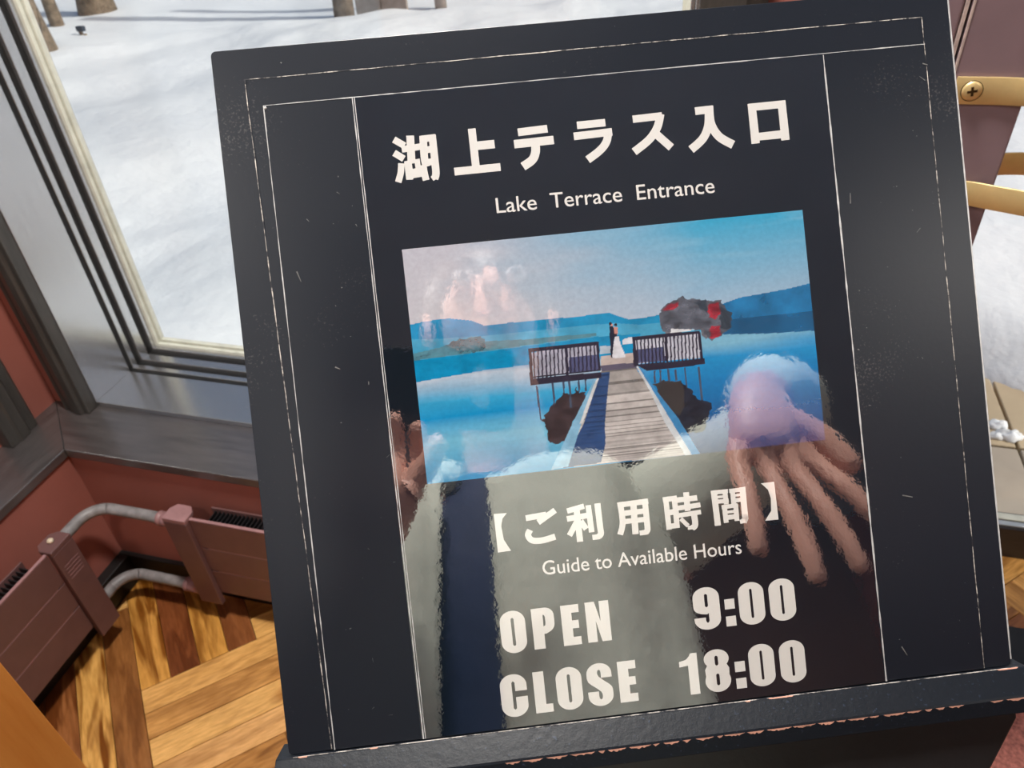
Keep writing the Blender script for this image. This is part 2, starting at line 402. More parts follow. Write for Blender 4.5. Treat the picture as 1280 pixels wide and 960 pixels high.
# ---- outlines of the print and lettering, in millimetres on the board
LINE1=[('s', 2.96, [(-89.58, 109.23), (-85.19, 106.12)]), ('s', 2.96, [(-90.07, 103.5), (-86.11, 100.46)]), ('c', 2.82, [(-87.39, 98.63), (-88.09, 94.67), (-89.65, 90.57)]), ('s', 2.82, [(-86.61, 104.64), (-77.91, 105.13)]), ('s', 3.41, [(-82.29, 110.29), (-82.93, 98.98)]), ('p', 0, [[(-86.11, 99.4), (-79.25, 99.97), (-79.04, 91.98), (-82.93, 91.7), (-83.0, 91.13), (-86.04, 91.27)], [(-82.86, 98.06), (-81.59, 98.2), (-81.52, 95.87), (-82.79, 95.8)]]), ('c', 3.26, [(-76.78, 109.09), (-77.13, 99.9), (-76.64, 96.15)]), ('c', 2.96, [(-78.05, 97.0), (-77.84, 93.32), (-77.42, 90.28)]), ('s', 2.96, [(-78.34, 108.31), (-71.41, 108.52)]), ('c', 3.26, [(-72.75, 109.73), (-72.75, 97.28), (-72.89, 92.69), (-73.74, 90.57)]), ('s', 2.22, [(-72.18, 92.05), (-74.8, 90.64)]), ('s', 2.96, [(-77.13, 103.43), (-72.33, 103.58)]), ('s', 2.96, [(-76.99, 97.99), (-72.18, 98.13)]), ('s', 3.41, [(-55.22, 110.86), (-55.15, 93.75)]), ('s', 3.71, [(-54.16, 103.15), (-45.95, 103.22)]), ('s', 3.41, [(-64.76, 92.83), (-44.4, 92.97)]), ('s', 3.41, [(-35.21, 107.32), (-22.06, 107.75)]), ('s', 3.71, [(-37.4, 102.3), (-19.8, 102.59)]), ('c', 3.85, [(-28.0, 101.95), (-28.42, 97.92), (-30.19, 94.74), (-34.57, 92.19)]), ('s', 3.3, [(-8.91, 107.96), (3.75, 108.03)]), ('s', 3.37, [(-10.82, 103.29), (6.36, 103.72)]), ('c', 3.51, [(4.67, 104.28), (3.46, 99.76), (0.21, 96.15), (-5.73, 92.48)]), ('s', 3.28, [(16.05, 108.38), (29.27, 108.67)]), ('c', 3.57, [(28.63, 109.58), (26.58, 103.79), (22.41, 98.77), (15.2, 94.03)]), ('s', 3.57, [(25.24, 101.53), (31.96, 94.38)]), ('s', 3.43, [(44.19, 109.37), (52.25, 109.51)]), ('c', 3.85, [(50.62, 111.14), (50.69, 103.36), (53.73, 97.28), (59.74, 92.97)]), ('c', 3.71, [(50.27, 107.75), (49.28, 102.02), (46.38, 96.93), (40.65, 92.62)]), ('p', 0, [[(68.01, 110.43), (85.26, 110.57), (85.41, 92.9), (81.59, 92.83), (81.52, 93.82), (71.83, 93.82), (71.69, 92.62), (68.01, 92.55)], [(71.69, 107.11), (81.59, 107.18), (81.59, 97.42), (71.83, 97.21)]])]
LINE2=[('p', 0, [[(-63.56, -58.68), (-57.69, -58.89), (-59.88, -61.08), (-60.8, -64.34), (-60.31, -70.49), (-57.69, -75.72), (-63.49, -75.86)]]), ('s', 2.64, [(-49.7, -62.15), (-40.44, -61.58)]), ('s', 2.64, [(-36.34, -60.09), (-44.4, -64.62)]), ('c', 2.75, [(-48.29, -67.52), (-49.42, -69.78), (-47.79, -72.26), (-43.27, -72.75), (-37.47, -71.76)]), ('s', 2.42, [(-31.11, -61.08), (-23.33, -59.74)]), ('s', 2.53, [(-31.53, -64.55), (-22.62, -64.05)]), ('s', 2.75, [(-26.8, -60.94), (-26.72, -75.3)]), ('s', 2.53, [(-27.22, -66.18), (-31.18, -72.04)]), ('s', 2.53, [(-25.52, -66.1), (-23.4, -69.99)]), ('s', 2.53, [(-21.49, -59.53), (-21.14, -71.69)]), ('c', 2.75, [(-17.32, -59.18), (-17.18, -69.85), (-17.11, -72.68), (-18.17, -73.95)]), ('s', 2.31, [(-17.6, -74.02), (-21.07, -74.02)]), ('c', 2.64, [(-7.21, -59.74), (-6.93, -68.79), (-8.63, -74.23)]), ('s', 2.42, [(-8.34, -61.01), (5.44, -60.73)]), ('s', 2.42, [(-6.5, -64.9), (5.02, -64.97)]), ('s', 2.31, [(-6.65, -68.58), (4.95, -68.72)]), ('s', 2.85, [(-1.34, -61.01), (-1.7, -74.8)]), ('c', 2.64, [(3.96, -59.6), (3.89, -71.12), (3.75, -73.53), (2.83, -74.66)]), ('s', 2.2, [(3.46, -74.45), (0.14, -74.52)]), ('s', 2.42, [(13.36, -59.88), (13.5, -74.52)]), ('s', 2.42, [(17.25, -60.02), (17.18, -74.09)]), ('s', 2.31, [(12.02, -60.94), (18.45, -60.8)]), ('s', 2.53, [(12.23, -67.02), (18.59, -66.74)]), ('s', 2.31, [(12.44, -73.03), (18.31, -73.03)]), ('s', 2.64, [(22.77, -58.68), (22.69, -67.09)]), ('s', 2.42, [(18.03, -61.79), (27.5, -61.72)]), ('s', 2.2, [(17.6, -65.4), (28.63, -65.04)]), ('s', 2.09, [(17.82, -68.72), (28.56, -68.23)]), ('c', 2.75, [(25.24, -67.38), (25.45, -72.47), (25.1, -74.23), (23.9, -74.87)]), ('s', 1.76, [(25.03, -74.73), (21.92, -74.66)]), ('s', 1.87, [(19.16, -70.21), (22.2, -73.81)]), ('s', 2.75, [(35.28, -59.53), (35.56, -75.22)]), ('c', 2.75, [(48.29, -59.25), (48.22, -72.26), (48.22, -73.53), (47.3, -74.45)]), ('s', 1.87, [(48.15, -74.38), (45.67, -74.66)]), ('s', 1.87, [(33.94, -60.24), (41.64, -60.31)]), ('s', 2.2, [(40.23, -59.81), (40.3, -66.18)]), ('s', 1.21, [(34.86, -62.36), (41.36, -62.64)]), ('s', 1.87, [(34.64, -64.48), (41.5, -64.62)]), ('s', 1.87, [(42.21, -60.38), (48.22, -60.31)]), ('s', 2.2, [(43.69, -59.88), (43.69, -66.25)]), ('s', 1.21, [(43.41, -62.57), (48.5, -62.57)]), ('s', 1.87, [(43.13, -64.9), (48.57, -64.76)]), ('s', 2.2, [(39.31, -66.46), (39.45, -74.38)]), ('s', 2.2, [(44.47, -66.67), (44.4, -74.09)]), ('s', 1.87, [(38.04, -67.24), (45.32, -67.16)]), ('s', 1.32, [(38.96, -69.64), (44.97, -69.71)]), ('s', 2.2, [(39.03, -72.04), (44.97, -72.04)]), ('p', 0, [[(56.91, -58.54), (62.92, -58.47), (63.21, -75.58), (57.05, -75.51), (60.24, -71.34), (60.66, -65.75), (59.74, -61.72)]])]
BIG3=[('O', -66.1, -54.79, -121.18, -102.3), ('P', -51.82, -41.85, -120.76, -102.59), ('E', -38.67, -30.61, -120.76, -102.73), ('N', -27.71, -17.11, -120.61, -102.59), ('9', 20.72, 32.73, -121.18, -102.02), (':', 34.93, 39.45, -120.83, -108.6), ('0', 41.36, 53.02, -121.32, -102.16), ('0', 55.36, 67.16, -121.25, -102.16)]
BIG4=[('C', -69.0, -57.13, -149.53, -130.44), ('L', -54.09, -46.24, -149.18, -130.72), ('O', -44.05, -32.52, -149.39, -130.23), ('S', -30.19, -18.95, -149.39, -130.16), ('E', -16.12, -7.92, -149.11, -130.65), ('1', 11.31, 20.01, -149.39, -130.79), ('8', 22.77, 34.5, -149.67, -130.37), (':', 36.69, 41.36, -149.32, -137.09), ('0', 43.2, 54.86, -149.6, -130.44), ('0', 57.27, 69.0, -149.6, -130.44)]
LATIN=[('Lake  Terrace  Entrance', (-48.15, 73.03), (49.42, 72.68), 6.58), ('Guide to Available Hours', (-44.61, -88.16), (45.11, -88.87), 6.29)]
PHOTO=[(-92.12, 61.01), (88.16, 61.44), (-90.28, -43.06), (87.67, -41.64)]
PRINT=[
 ('hill1', [(-95.73, 27.22), (-91.06, 28.14), (-84.98, 28.92), (-74.38, 29.27), (-64.05, 27.15), (-58.96, 24.46), (-46.59, 24.6), (-36.62, 24.32), (-28.77, 24.53), (-18.1, 23.97), (-10.89, 24.46), (-3.04, 24.39), (0.42, 22.62), (4.88, 20.72), (10.25, 20.5), (18.24, 21.14), (48.36, 21.28), (47.44, 12.37), (-4.95, 12.44), (-47.93, 11.59), (-92.19, 10.96), (-97.5, 11.17)]),
 ('hill1b', [(-96.29, 22.34), (-82.37, 20.86), (-61.23, 20.08), (-32.8, 20.01), (-11.38, 19.94), (-0.64, 19.51), (9.97, 17.68), (31.6, 17.6), (47.86, 16.69), (47.37, 11.67), (-5.02, 11.74), (-48.01, 10.89), (-92.26, 10.25), (-97.57, 10.46)]),
 ('hill2', [(40.86, 19.51), (48.57, 23.4), (55.99, 25.17), (65.19, 25.81), (78.12, 26.87), (91.13, 28.77), (90.78, 14.42), (67.73, 14.63), (47.65, 14.49), (38.67, 15.48)]),
 ('hill2r', [(40.51, 15.98), (47.79, 15.98), (67.8, 15.7), (90.92, 15.84), (90.0, 6.93), (67.02, 7.85), (47.16, 9.54), (38.32, 11.88)]),
 ('shore', [(-97.07, 14.63), (-75.65, 17.39), (-61.51, 17.68), (-40.3, 16.47), (-9.97, 16.19), (-10.11, 14.78), (-54.86, 13.43), (-92.05, 12.37), (-97.42, 11.88)]),
 ('treeb', [(-75.65, 17.39), (-70.13, 19.58), (-61.3, 19.37), (-58.82, 16.33), (-59.88, 12.87), (-69.07, 13.15), (-90.14, 13.93)]),
 ('water1', [(-97.35, 12.23), (-54.86, 13.08), (-10.18, 14.42), (9.54, 13.79), (8.7, 5.66), (-41.5, 5.23), (-59.32, 5.02), (-91.34, 2.76), (-98.34, 2.76)]),
 ('whiteobj', [(1.13, 11.59), (3.04, 12.44), (5.94, 12.58), (6.01, 9.62), (1.27, 9.76)]),
 ('farrail', [(-8.91, 9.97), (-4.1, 9.9), (-4.45, 6.72), (-9.26, 6.65)]),
 ('plat', [(-8.98, 5.73), (6.29, 5.59), (6.01, -0.57), (-9.76, -1.41)]),
 ('platd', [(-9.47, 1.48), (6.22, 1.27), (7.0, -2.12), (-9.83, -2.26)]),
 ('brown', [(-37.54, -20.15), (-34.08, -14.78), (-29.41, -11.67), (-27.71, -9.26), (-21.85, -9.19), (-21.14, -7.42), (-20.79, -9.33), (-17.18, -9.47), (-18.66, -13.5), (-24.74, -22.62), (-27.15, -31.46), (-35.77, -30.54)]),
 ('brown2', [(12.66, -8.91), (24.96, -8.91), (26.87, -11.88), (29.55, -14.35), (33.58, -18.38), (37.47, -20.29), (36.55, -25.31), (34.29, -33.09), (24.74, -32.8), (19.8, -23.47)]),
 ('brown3', [(12.66, -8.91), (24.96, -8.91), (26.37, -18.38), (23.26, -25.31), (18.66, -20.43)]),
 ('post', [(-39.17, -4.1), (-38.32, -4.17), (-37.97, -19.8), (-38.81, -19.65)]),
 ('post', [(-31.89, -3.75), (-31.04, -3.89), (-31.32, -13.57), (-32.24, -13.5)]),
 ('post', [(-27.22, -3.89), (-26.37, -4.03), (-26.51, -9.05), (-27.36, -8.98)]),
 ('post', [(-24.53, -3.82), (-23.61, -3.96), (-24.18, -15.84), (-25.03, -15.77)]),
 ('post', [(-20.29, -3.53), (-19.37, -3.68), (-19.8, -9.05), (-20.64, -8.98)]),
 ('post', [(-17.32, -3.53), (-16.47, -3.61), (-16.69, -9.05), (-17.53, -8.91)]),
 ('post', [(13.79, -3.18), (14.63, -3.25), (14.28, -8.7), (13.43, -8.63)]),
 ('post', [(16.33, -3.11), (17.18, -3.18), (17.04, -8.63), (16.12, -8.55)]),
 ('post', [(20.01, -3.11), (20.86, -3.18), (20.93, -8.7), (20.01, -8.55)]),
 ('post', [(23.26, -3.46), (24.18, -3.53), (23.97, -8.63), (23.12, -8.55)]),
 ('post', [(27.5, -3.18), (28.35, -3.25), (28.35, -12.37), (27.5, -12.3)]),
 ('post', [(33.79, -3.46), (34.64, -3.53), (34.64, -18.52), (33.72, -18.45)]),
 ('deck', [(-9.26, -0.99), (5.87, -1.13), (30.19, -42.21), (-35.77, -41.71)]),
 ('deckshade', [(-9.83, -1.77), (-5.66, -1.84), (-7.28, -8.91), (-10.32, -24.46), (-10.89, -33.23), (-13.93, -41.29), (-31.81, -41.85), (-19.73, -23.4)]),
 ('railL', [(-9.97, 0.42), (-9.19, 0.35), (-17.89, -16.47), (-28.56, -41.5), (-36.27, -42.07), (-24.74, -22.84)]),
 ('railL2', [(-9.54, -0.35), (-9.12, -0.42), (-12.16, -6.93), (-20.29, -23.12), (-21.49, -22.98), (-13.65, -7.14)]),
 ('railR', [(5.8, 0.57), (7.28, 0.57), (14.92, -14.21), (21.85, -25.17), (30.75, -42.56), (24.74, -43.41), (16.54, -26.8), (11.38, -12.37)]),
 ('railRb', [(6.72, 0.35), (7.42, 0.28), (15.27, -13.93), (22.55, -25.24), (30.97, -42.63), (27.36, -42.91), (19.8, -27.15), (12.87, -12.51)]),
 ('back', [(-39.73, 10.46), (-9.83, 11.67), (-9.97, 0.07), (-39.45, -0.42)]),
 ('backs', [(-23.12, 6.5), (-10.39, 6.65), (-10.04, -0.64), (-23.83, -0.28)]),
 ('rail', [(-40.44, 11.59), (-39.8, 11.52), (-40.72, -1.41), (-41.43, -1.34)]),
 ('rail', [(-38.67, 11.59), (-38.04, 11.52), (-38.96, -1.34), (-39.59, -1.27)]),
 ('rail', [(-36.83, 11.67), (-36.2, 11.59), (-37.12, -1.27), (-37.75, -1.2)]),
 ('rail', [(-35.07, 11.67), (-34.43, 11.59), (-35.35, -1.2), (-35.99, -1.13)]),
 ('rail', [(-33.3, 11.67), (-32.59, 11.59), (-33.51, -1.13), (-34.15, -1.06)]),
 ('rail', [(-31.46, 11.74), (-30.83, 11.67), (-31.74, -1.06), (-32.38, -0.99)]),
 ('rail', [(-29.69, 11.74), (-28.99, 11.67), (-29.91, -0.99), (-30.54, -0.92)]),
 ('rail', [(-27.86, 11.74), (-27.22, 11.67), (-28.14, -0.92), (-28.77, -0.85)]),
 ('rail', [(-26.02, 11.81), (-25.38, 11.74), (-26.3, -0.85), (-26.94, -0.78)]),
 ('rail', [(-24.25, 11.81), (-23.61, 11.74), (-24.46, -0.78), (-25.1, -0.78)]),
 ('rail', [(-22.41, 11.81), (-21.78, 11.74), (-22.69, -0.78), (-23.33, -0.71)]),
 ('rail', [(-20.64, 11.88), (-20.01, 11.81), (-20.86, -0.71), (-21.49, -0.64)]),
 ('rail', [(-18.81, 11.88), (-18.17, 11.81), (-19.02, -0.64), (-19.73, -0.57)]),
 ('rail', [(-17.04, 11.88), (-16.4, 11.81), (-17.25, -0.57), (-17.89, -0.49)]),
 ('rail', [(-15.2, 11.95), (-14.56, 11.88), (-15.41, -0.49), (-16.05, -0.42)]),
 ('rail', [(-13.43, 11.95), (-12.73, 11.88), (-13.57, -0.42), (-14.28, -0.35)]),
 ('rail', [(-11.59, 11.95), (-10.96, 11.88), (-11.81, -0.35), (-12.44, -0.28)]),
 ('rail', [(-9.76, 12.02), (-9.12, 11.95), (-9.97, -0.28), (-10.6, -0.21)]),
 ('rail', [(-40.79, 12.16), (-9.54, 12.16), (-9.62, 10.75), (-40.65, 10.68)]),
 ('rail', [(-40.79, 12.16), (-39.52, 12.16), (-39.66, -3.32), (-41.01, -3.18)]),
 ('rail', [(-24.6, 11.74), (-23.33, 11.74), (-23.97, -1.34), (-25.24, -1.34)]),
 ('rail', [(-10.46, 12.02), (-9.47, 12.02), (-9.54, -0.35), (-10.75, -0.42)]),
 ('rail', [(-39.8, -0.07), (-9.62, 0.0), (-9.69, -0.71), (-39.87, -0.85)]),
 ('rail', [(-41.5, -1.06), (-9.54, -1.27), (-9.69, -3.96), (-41.5, -3.82)]),
 ('backs2', [(6.5, 12.44), (35.99, 11.95), (36.41, 0.28), (6.15, 0.71)]),
 ('backs', [(6.86, 7.0), (19.65, 7.0), (19.73, 0.57), (6.58, 0.78)]),
 ('treeg', [(18.66, 18.81), (22.41, 22.84), (26.3, 25.31), (46.87, 24.67), (45.88, 15.27), (42.0, 9.9), (37.75, 7.78), (36.06, 12.66), (23.4, 14.71), (22.62, 11.17), (19.8, 12.16)]),
 ('rail', [(5.87, 11.81), (6.58, 11.74), (5.8, 0.21), (5.16, 0.28)]),
 ('rail', [(7.56, 11.81), (8.2, 11.74), (7.42, 0.14), (6.79, 0.21)]),
 ('rail', [(9.26, 11.81), (9.9, 11.74), (9.12, 0.14), (8.48, 0.21)]),
 ('rail', [(10.89, 11.81), (11.52, 11.74), (10.82, 0.07), (10.11, 0.14)]),
 ('rail', [(12.58, 11.81), (13.22, 11.74), (12.44, 0.07), (11.81, 0.14)]),
 ('rail', [(14.21, 11.81), (14.92, 11.74), (14.14, 0.07), (13.43, 0.07)]),
 ('rail', [(15.91, 11.81), (16.54, 11.74), (15.77, 0.0), (15.13, 0.07)]),
 ('rail', [(17.6, 11.81), (18.24, 11.74), (17.46, -0.0), (16.83, 0.07)]),
 ('rail', [(19.23, 11.81), (19.94, 11.74), (19.09, -0.07), (18.45, 0.0)]),
 ('rail', [(20.93, 11.81), (21.56, 11.74), (20.79, -0.07), (20.15, -0.0)]),
 ('rail', [(22.62, 11.81), (23.26, 11.74), (22.48, -0.14), (21.78, -0.07)]),
 ('rail', [(24.25, 11.81), (24.96, 11.74), (24.11, -0.14), (23.47, -0.07)]),
 ('rail', [(25.95, 11.81), (26.58, 11.74), (25.81, -0.21), (25.17, -0.14)]),
 ('rail', [(27.64, 11.81), (28.28, 11.74), (27.5, -0.21), (26.8, -0.14)]),
 ('rail', [(29.27, 11.81), (29.98, 11.74), (29.13, -0.28), (28.49, -0.21)]),
 ('rail', [(30.97, 11.81), (31.6, 11.74), (30.83, -0.28), (30.19, -0.21)]),
 ('rail', [(32.66, 11.81), (33.3, 11.74), (32.52, -0.35), (31.81, -0.28)]),
 ('rail', [(34.29, 11.81), (35.0, 11.74), (34.15, -0.35), (33.51, -0.28)]),
 ('rail', [(35.99, 11.81), (36.62, 11.74), (35.84, -0.42), (35.21, -0.35)]),
 ('rail', [(5.8, 12.58), (35.92, 12.44), (35.92, 11.1), (5.8, 11.1)]),
 ('rail', [(5.8, 12.58), (6.93, 12.51), (6.93, -0.28), (5.51, -0.28)]),
 ('rail', [(20.22, 12.51), (21.49, 12.51), (20.93, 0.07), (19.58, 0.07)]),
 ('rail', [(35.28, 12.37), (36.34, 12.44), (36.62, -0.14), (35.49, -0.14)]),
 ('rail', [(6.5, 0.14), (37.33, -0.07), (37.05, -2.76), (10.89, -3.04)]),
 ('tree', [(18.59, 20.72), (21.49, 24.74), (26.09, 26.8), (32.59, 27.15), (36.76, 25.31), (41.43, 24.46), (46.73, 23.26), (50.06, 20.01), (50.69, 15.62), (48.36, 10.89), (45.18, 8.34), (41.43, 6.93), (38.11, 9.76), (37.68, 12.73), (20.29, 13.08), (18.45, 16.12)]),
 ('red', [(19.87, 22.41), (24.46, 25.52), (28.07, 25.17), (24.82, 21.92)]),
 ('red', [(40.51, 23.12), (45.32, 23.76), (47.09, 19.58), (44.26, 17.04), (41.08, 18.1)]),
 ('red', [(41.29, 13.01), (45.67, 13.29), (45.25, 9.05), (42.14, 7.21), (40.23, 9.54)]),
 ('dark', [(35.28, 25.1), (39.66, 25.38), (41.22, 19.51), (37.9, 21.99)]),
 ('dark', [(45.88, 21.92), (50.69, 19.23), (49.91, 12.16), (45.53, 11.88)]),
 ('white', [(23.4, 14.56), (35.7, 12.87), (23.19, 12.58)]),
 ('man', [(-3.89, 18.24), (-2.26, 18.24), (-1.56, 16.19), (-1.27, 13.65), (-2.19, 13.01), (-3.82, 4.45), (-4.52, 4.6), (-4.1, 13.22)]),
 ('hair', [(-3.96, 19.87), (-3.18, 20.43), (-2.4, 19.87), (-2.62, 18.88), (-3.75, 18.81)]),
 ('skin', [(-2.97, 19.3), (-2.33, 19.3), (-2.4, 18.24), (-3.25, 18.31)]),
 ('skin', [(-1.91, 18.03), (-0.14, 17.53), (-0.21, 15.34), (-1.27, 13.29), (-1.91, 14.42)]),
 ('hair', [(-1.63, 19.3), (-0.78, 19.58), (-0.14, 18.88), (-0.64, 18.1), (-1.48, 18.31)]),
 ('man', [(-3.11, 15.27), (-0.78, 14.71), (-1.27, 13.29), (-3.04, 13.86)]),
 ('dress', [(-1.84, 13.72), (-0.14, 13.5), (0.42, 9.83), (2.12, 4.24), (-0.07, 3.89), (-4.03, 4.31), (-3.11, 8.77)]),
]

# ------------------------------------------------------------------ the sign stand
KB = .707
BX = Vector((0.93841103, 0.34546805, 0.00604673)); BN = Vector((0.27478651, -0.75679625, 0.59308668)).normalized()
BX = (BX-BN*BX.dot(BN)).normalized(); BY = BN.cross(BX)
BC = CAM + KB*Vector((-0.04457238, 0.38188577, -0.28007875))
MBF = Matrix(((BX.x, BY.x, BN.x, BC.x), (BX.y, BY.y, BN.y, BC.y), (BX.z, BY.z, BN.z, BC.z), (0, 0, 0, 1)))   # board frame -> world
base = MBF @ Vector((0, -.16, -.07))
YAW = math.atan2(BX.y, BX.x)
sign = empty('sign_stand', (base.x, base.y, 0), 'black wooden sign stand with the lake terrace opening hours poster', 'sign', rz=YAW)
def bb_(mb, name, m, parent=None, bevel=0, smooth=False):
    """mesh given in the board's own frame (metres)"""
    o = mb.build(name, m, None, bevel, smooth); adopt(o, parent or sign, MBF); return o

def black_mat():
    M = mat('black_satin_board', (.008, .011, .018, 1), .36, ior=1.42); N = Nodes(M)
    n = N.noise(900, 2, .5); n2 = N.noise(14, 3, .6)
    mu = N.add('ShaderNodeMath', operation='MULTIPLY'); N.link(n.outputs['Fac'], mu.inputs[0]); N.link(n2.outputs['Fac'], mu.inputs[1])
    r = N.ramp(mu.outputs[0], [(.37, (.008, .011, .018, 1)), (.47, (.05, .05, .055, 1))]); N.link(r.outputs[0], N.b.inputs['Base Color'])
    n3 = N.noise(420, 3, .6); N.bump(n3.outputs['Fac'], .25, .00012)
    return M
M_BLACK = black_mat()
def gloss(name, col=None, attr=False, rough=.035, ior=3.3):
    """laminated print: paper colour under a clear, slightly rippled glossy film"""
    M = mat(name, col or (.5, .5, .5, 1), rough, ior=ior); N = Nodes(M)
    if attr:
        a = N.add('ShaderNodeVertexColor'); a.layer_name = 'ink'
        n = N.noise(500, 3, .6); mx = N.add('ShaderNodeMix', data_type='RGBA', blend_type='MULTIPLY'); mx.inputs[0].default_value = .35
        r = N.ramp(n.outputs['Fac'], [(.3, (.75, .75, .75, 1)), (.7, (1.1, 1.1, 1.1, 1))]); N.link(a.outputs[0], mx.inputs[6]); N.link(r.outputs[0], mx.inputs[7]); N.link(mx.outputs[2], N.b.inputs['Base Color'])
    n1 = N.noise(230, 3, .55); N.bump(n1.outputs['Fac'], 1.0, .000022)
    return M
M_PAPER = gloss('black_laminated_print', (.006, .011, .018, 1))
M_INK = gloss('white_laminated_ink', srgb(226, 224, 220))
M_PHOTO = gloss('photo_laminated_ink', attr=True)
def line_mat():
    M = mat('worn_white_edge', srgb(190, 185, 178), .6); N = Nodes(M)
    n = N.noise(160, 4, .7); r = N.ramp(n.outputs['Fac'], [(.42, (.02, .02, .025, 1)), (.58, srgb(205, 198, 190))]); N.link(r.outputs[0], N.b.inputs['Base Color']); return M
M_LINE = line_mat()
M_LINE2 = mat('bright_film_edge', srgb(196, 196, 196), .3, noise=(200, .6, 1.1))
def wear_mat():
    M = mat('chipped_black_lacquer', (.006, .008, .012, 1), .42, ior=1.27); N = Nodes(M)
    n = N.noise(520, 3, .6); r = N.ramp(n.outputs['Fac'], [(.64, (.006, .008, .012, 1)), (.82, (.035, .05, .085, 1))]); N.link(r.outputs[0], N.b.inputs['Base Color'])
    n3 = N.noise(260, 4, .6); N.bump(n3.outputs['Fac'], .5, .0003); return M
M_LACQ = wear_mat()
M_LACQP = mat('black_lacquer', (.009, .009, .010, 1), .38, ior=1.5, noise=(30, .8, 1.3), bump=(260, .4, .0003))
M_CHIP = mat('bare_pink_wood', srgb(196, 142, 122), .8, noise=(150, .6, 1.15))

mmf = lambda v: v*KB/1000
HW, HH = .2325*KB, .2187*KB          # half size of the board
TZ = -.0004                           # board face is at h = 0
def rrect(x0, y0, x1, y1, r, n=4):
    out = []
    for cx, cy, a0 in ((x1-r, y1-r, 0), (x0+r, y1-r, 90), (x0+r, y0+r, 180), (x1-r, y0+r, 270)):
        for k in range(n+1):
            a = math.radians(a0+90*k/n); out.append((cx+r*math.cos(a), cy+r*math.sin(a)))
    return out
board = bb_(MB().prism(rrect(-HW, -HH, HW, HH, .0022), -.011, -.0008), 'board', M_BLACK, bevel=.0008)
board['label'] = 'square black board leaning back'
# worn rim along the right edge of the board
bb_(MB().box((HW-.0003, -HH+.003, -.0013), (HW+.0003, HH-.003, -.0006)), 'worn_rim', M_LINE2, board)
# inner panel, its worn groove showing as a fine pale line
gx0, gx1, gy1 = mmf(-211), mmf(213), mmf(200.4)
bb_(MB().box((gx0, -HH+.0006, -.00095), (gx1, gy1, -.0004)), 'inner_panel', M_BLACK, board)
def wobble_line(p, q, w0, n=60, amp=.00012, seed=0, h=(-.0004, -.0003)):
    mb = MB(); p = Vector(p); q = Vector(q); t = (q-p).normalized(); nn = Vector((-t.y, t.x)); r = random.Random(seed)
    for i in range(n+1):
        c = p.lerp(q, i/n)+nn*(amp*math.sin(i*.9+seed)*r.random()); ww = w0*r.uniform(.35, 1.2)
        mb.v += [(c.x-nn.x*ww/2, c.y-nn.y*ww/2, h[1]), (c.x+nn.x*ww/2, c.y+nn.y*ww/2, h[1])]
        if i: a = 2*(i-1); mb.f.append((a, a+1, a+3, a+2))
    return mb
gm = wobble_line((mmf(-214), mmf(199.5)), (mmf(214), mmf(201)), .0004, seed=1)
for a in (wobble_line((mmf(-213.5), mmf(199.5)), (mmf(-205.6), mmf(-218)), .0004, seed=2), wobble_line((mmf(214), mmf(201)), (mmf(214), mmf(-218)), .0004, seed=3)): gm.add(a.v, a.f)
bb_(gm, 'worn_groove', M_LINE, board)
# thin cover sheet, with a light edge
sx0, sx1, sy1, sy0 = mmf(-203.7), mmf(214.6), mmf(182.6), -HH+.0004
sheet = bb_(MB().box((sx0, sy0, -.0003), (mmf(213.3), sy1, -.00005)), 'cover_sheet', M_BLACK)
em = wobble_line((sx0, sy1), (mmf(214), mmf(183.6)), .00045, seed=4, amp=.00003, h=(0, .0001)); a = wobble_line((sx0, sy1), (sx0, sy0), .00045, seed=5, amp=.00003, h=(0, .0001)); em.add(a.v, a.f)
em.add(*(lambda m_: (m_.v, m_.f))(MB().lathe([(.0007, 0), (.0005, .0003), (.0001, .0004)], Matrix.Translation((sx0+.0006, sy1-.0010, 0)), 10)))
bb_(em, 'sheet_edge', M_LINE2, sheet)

# the poster (A4) under its glossy film
px_0, px_1 = mmf(-149.3), mmf(147.6)
poster = bb_(MB().box((px_0, sy0, 0), (px_1, mmf(182.4), .0003)), 'poster', M_PAPER)
poster['label'] = 'glossy black poster with white writing and a lake photograph'
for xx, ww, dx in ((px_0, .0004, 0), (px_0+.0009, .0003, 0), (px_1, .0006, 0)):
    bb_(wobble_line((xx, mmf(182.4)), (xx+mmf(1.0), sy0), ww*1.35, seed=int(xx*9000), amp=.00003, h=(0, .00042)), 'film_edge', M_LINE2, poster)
HI = .00036
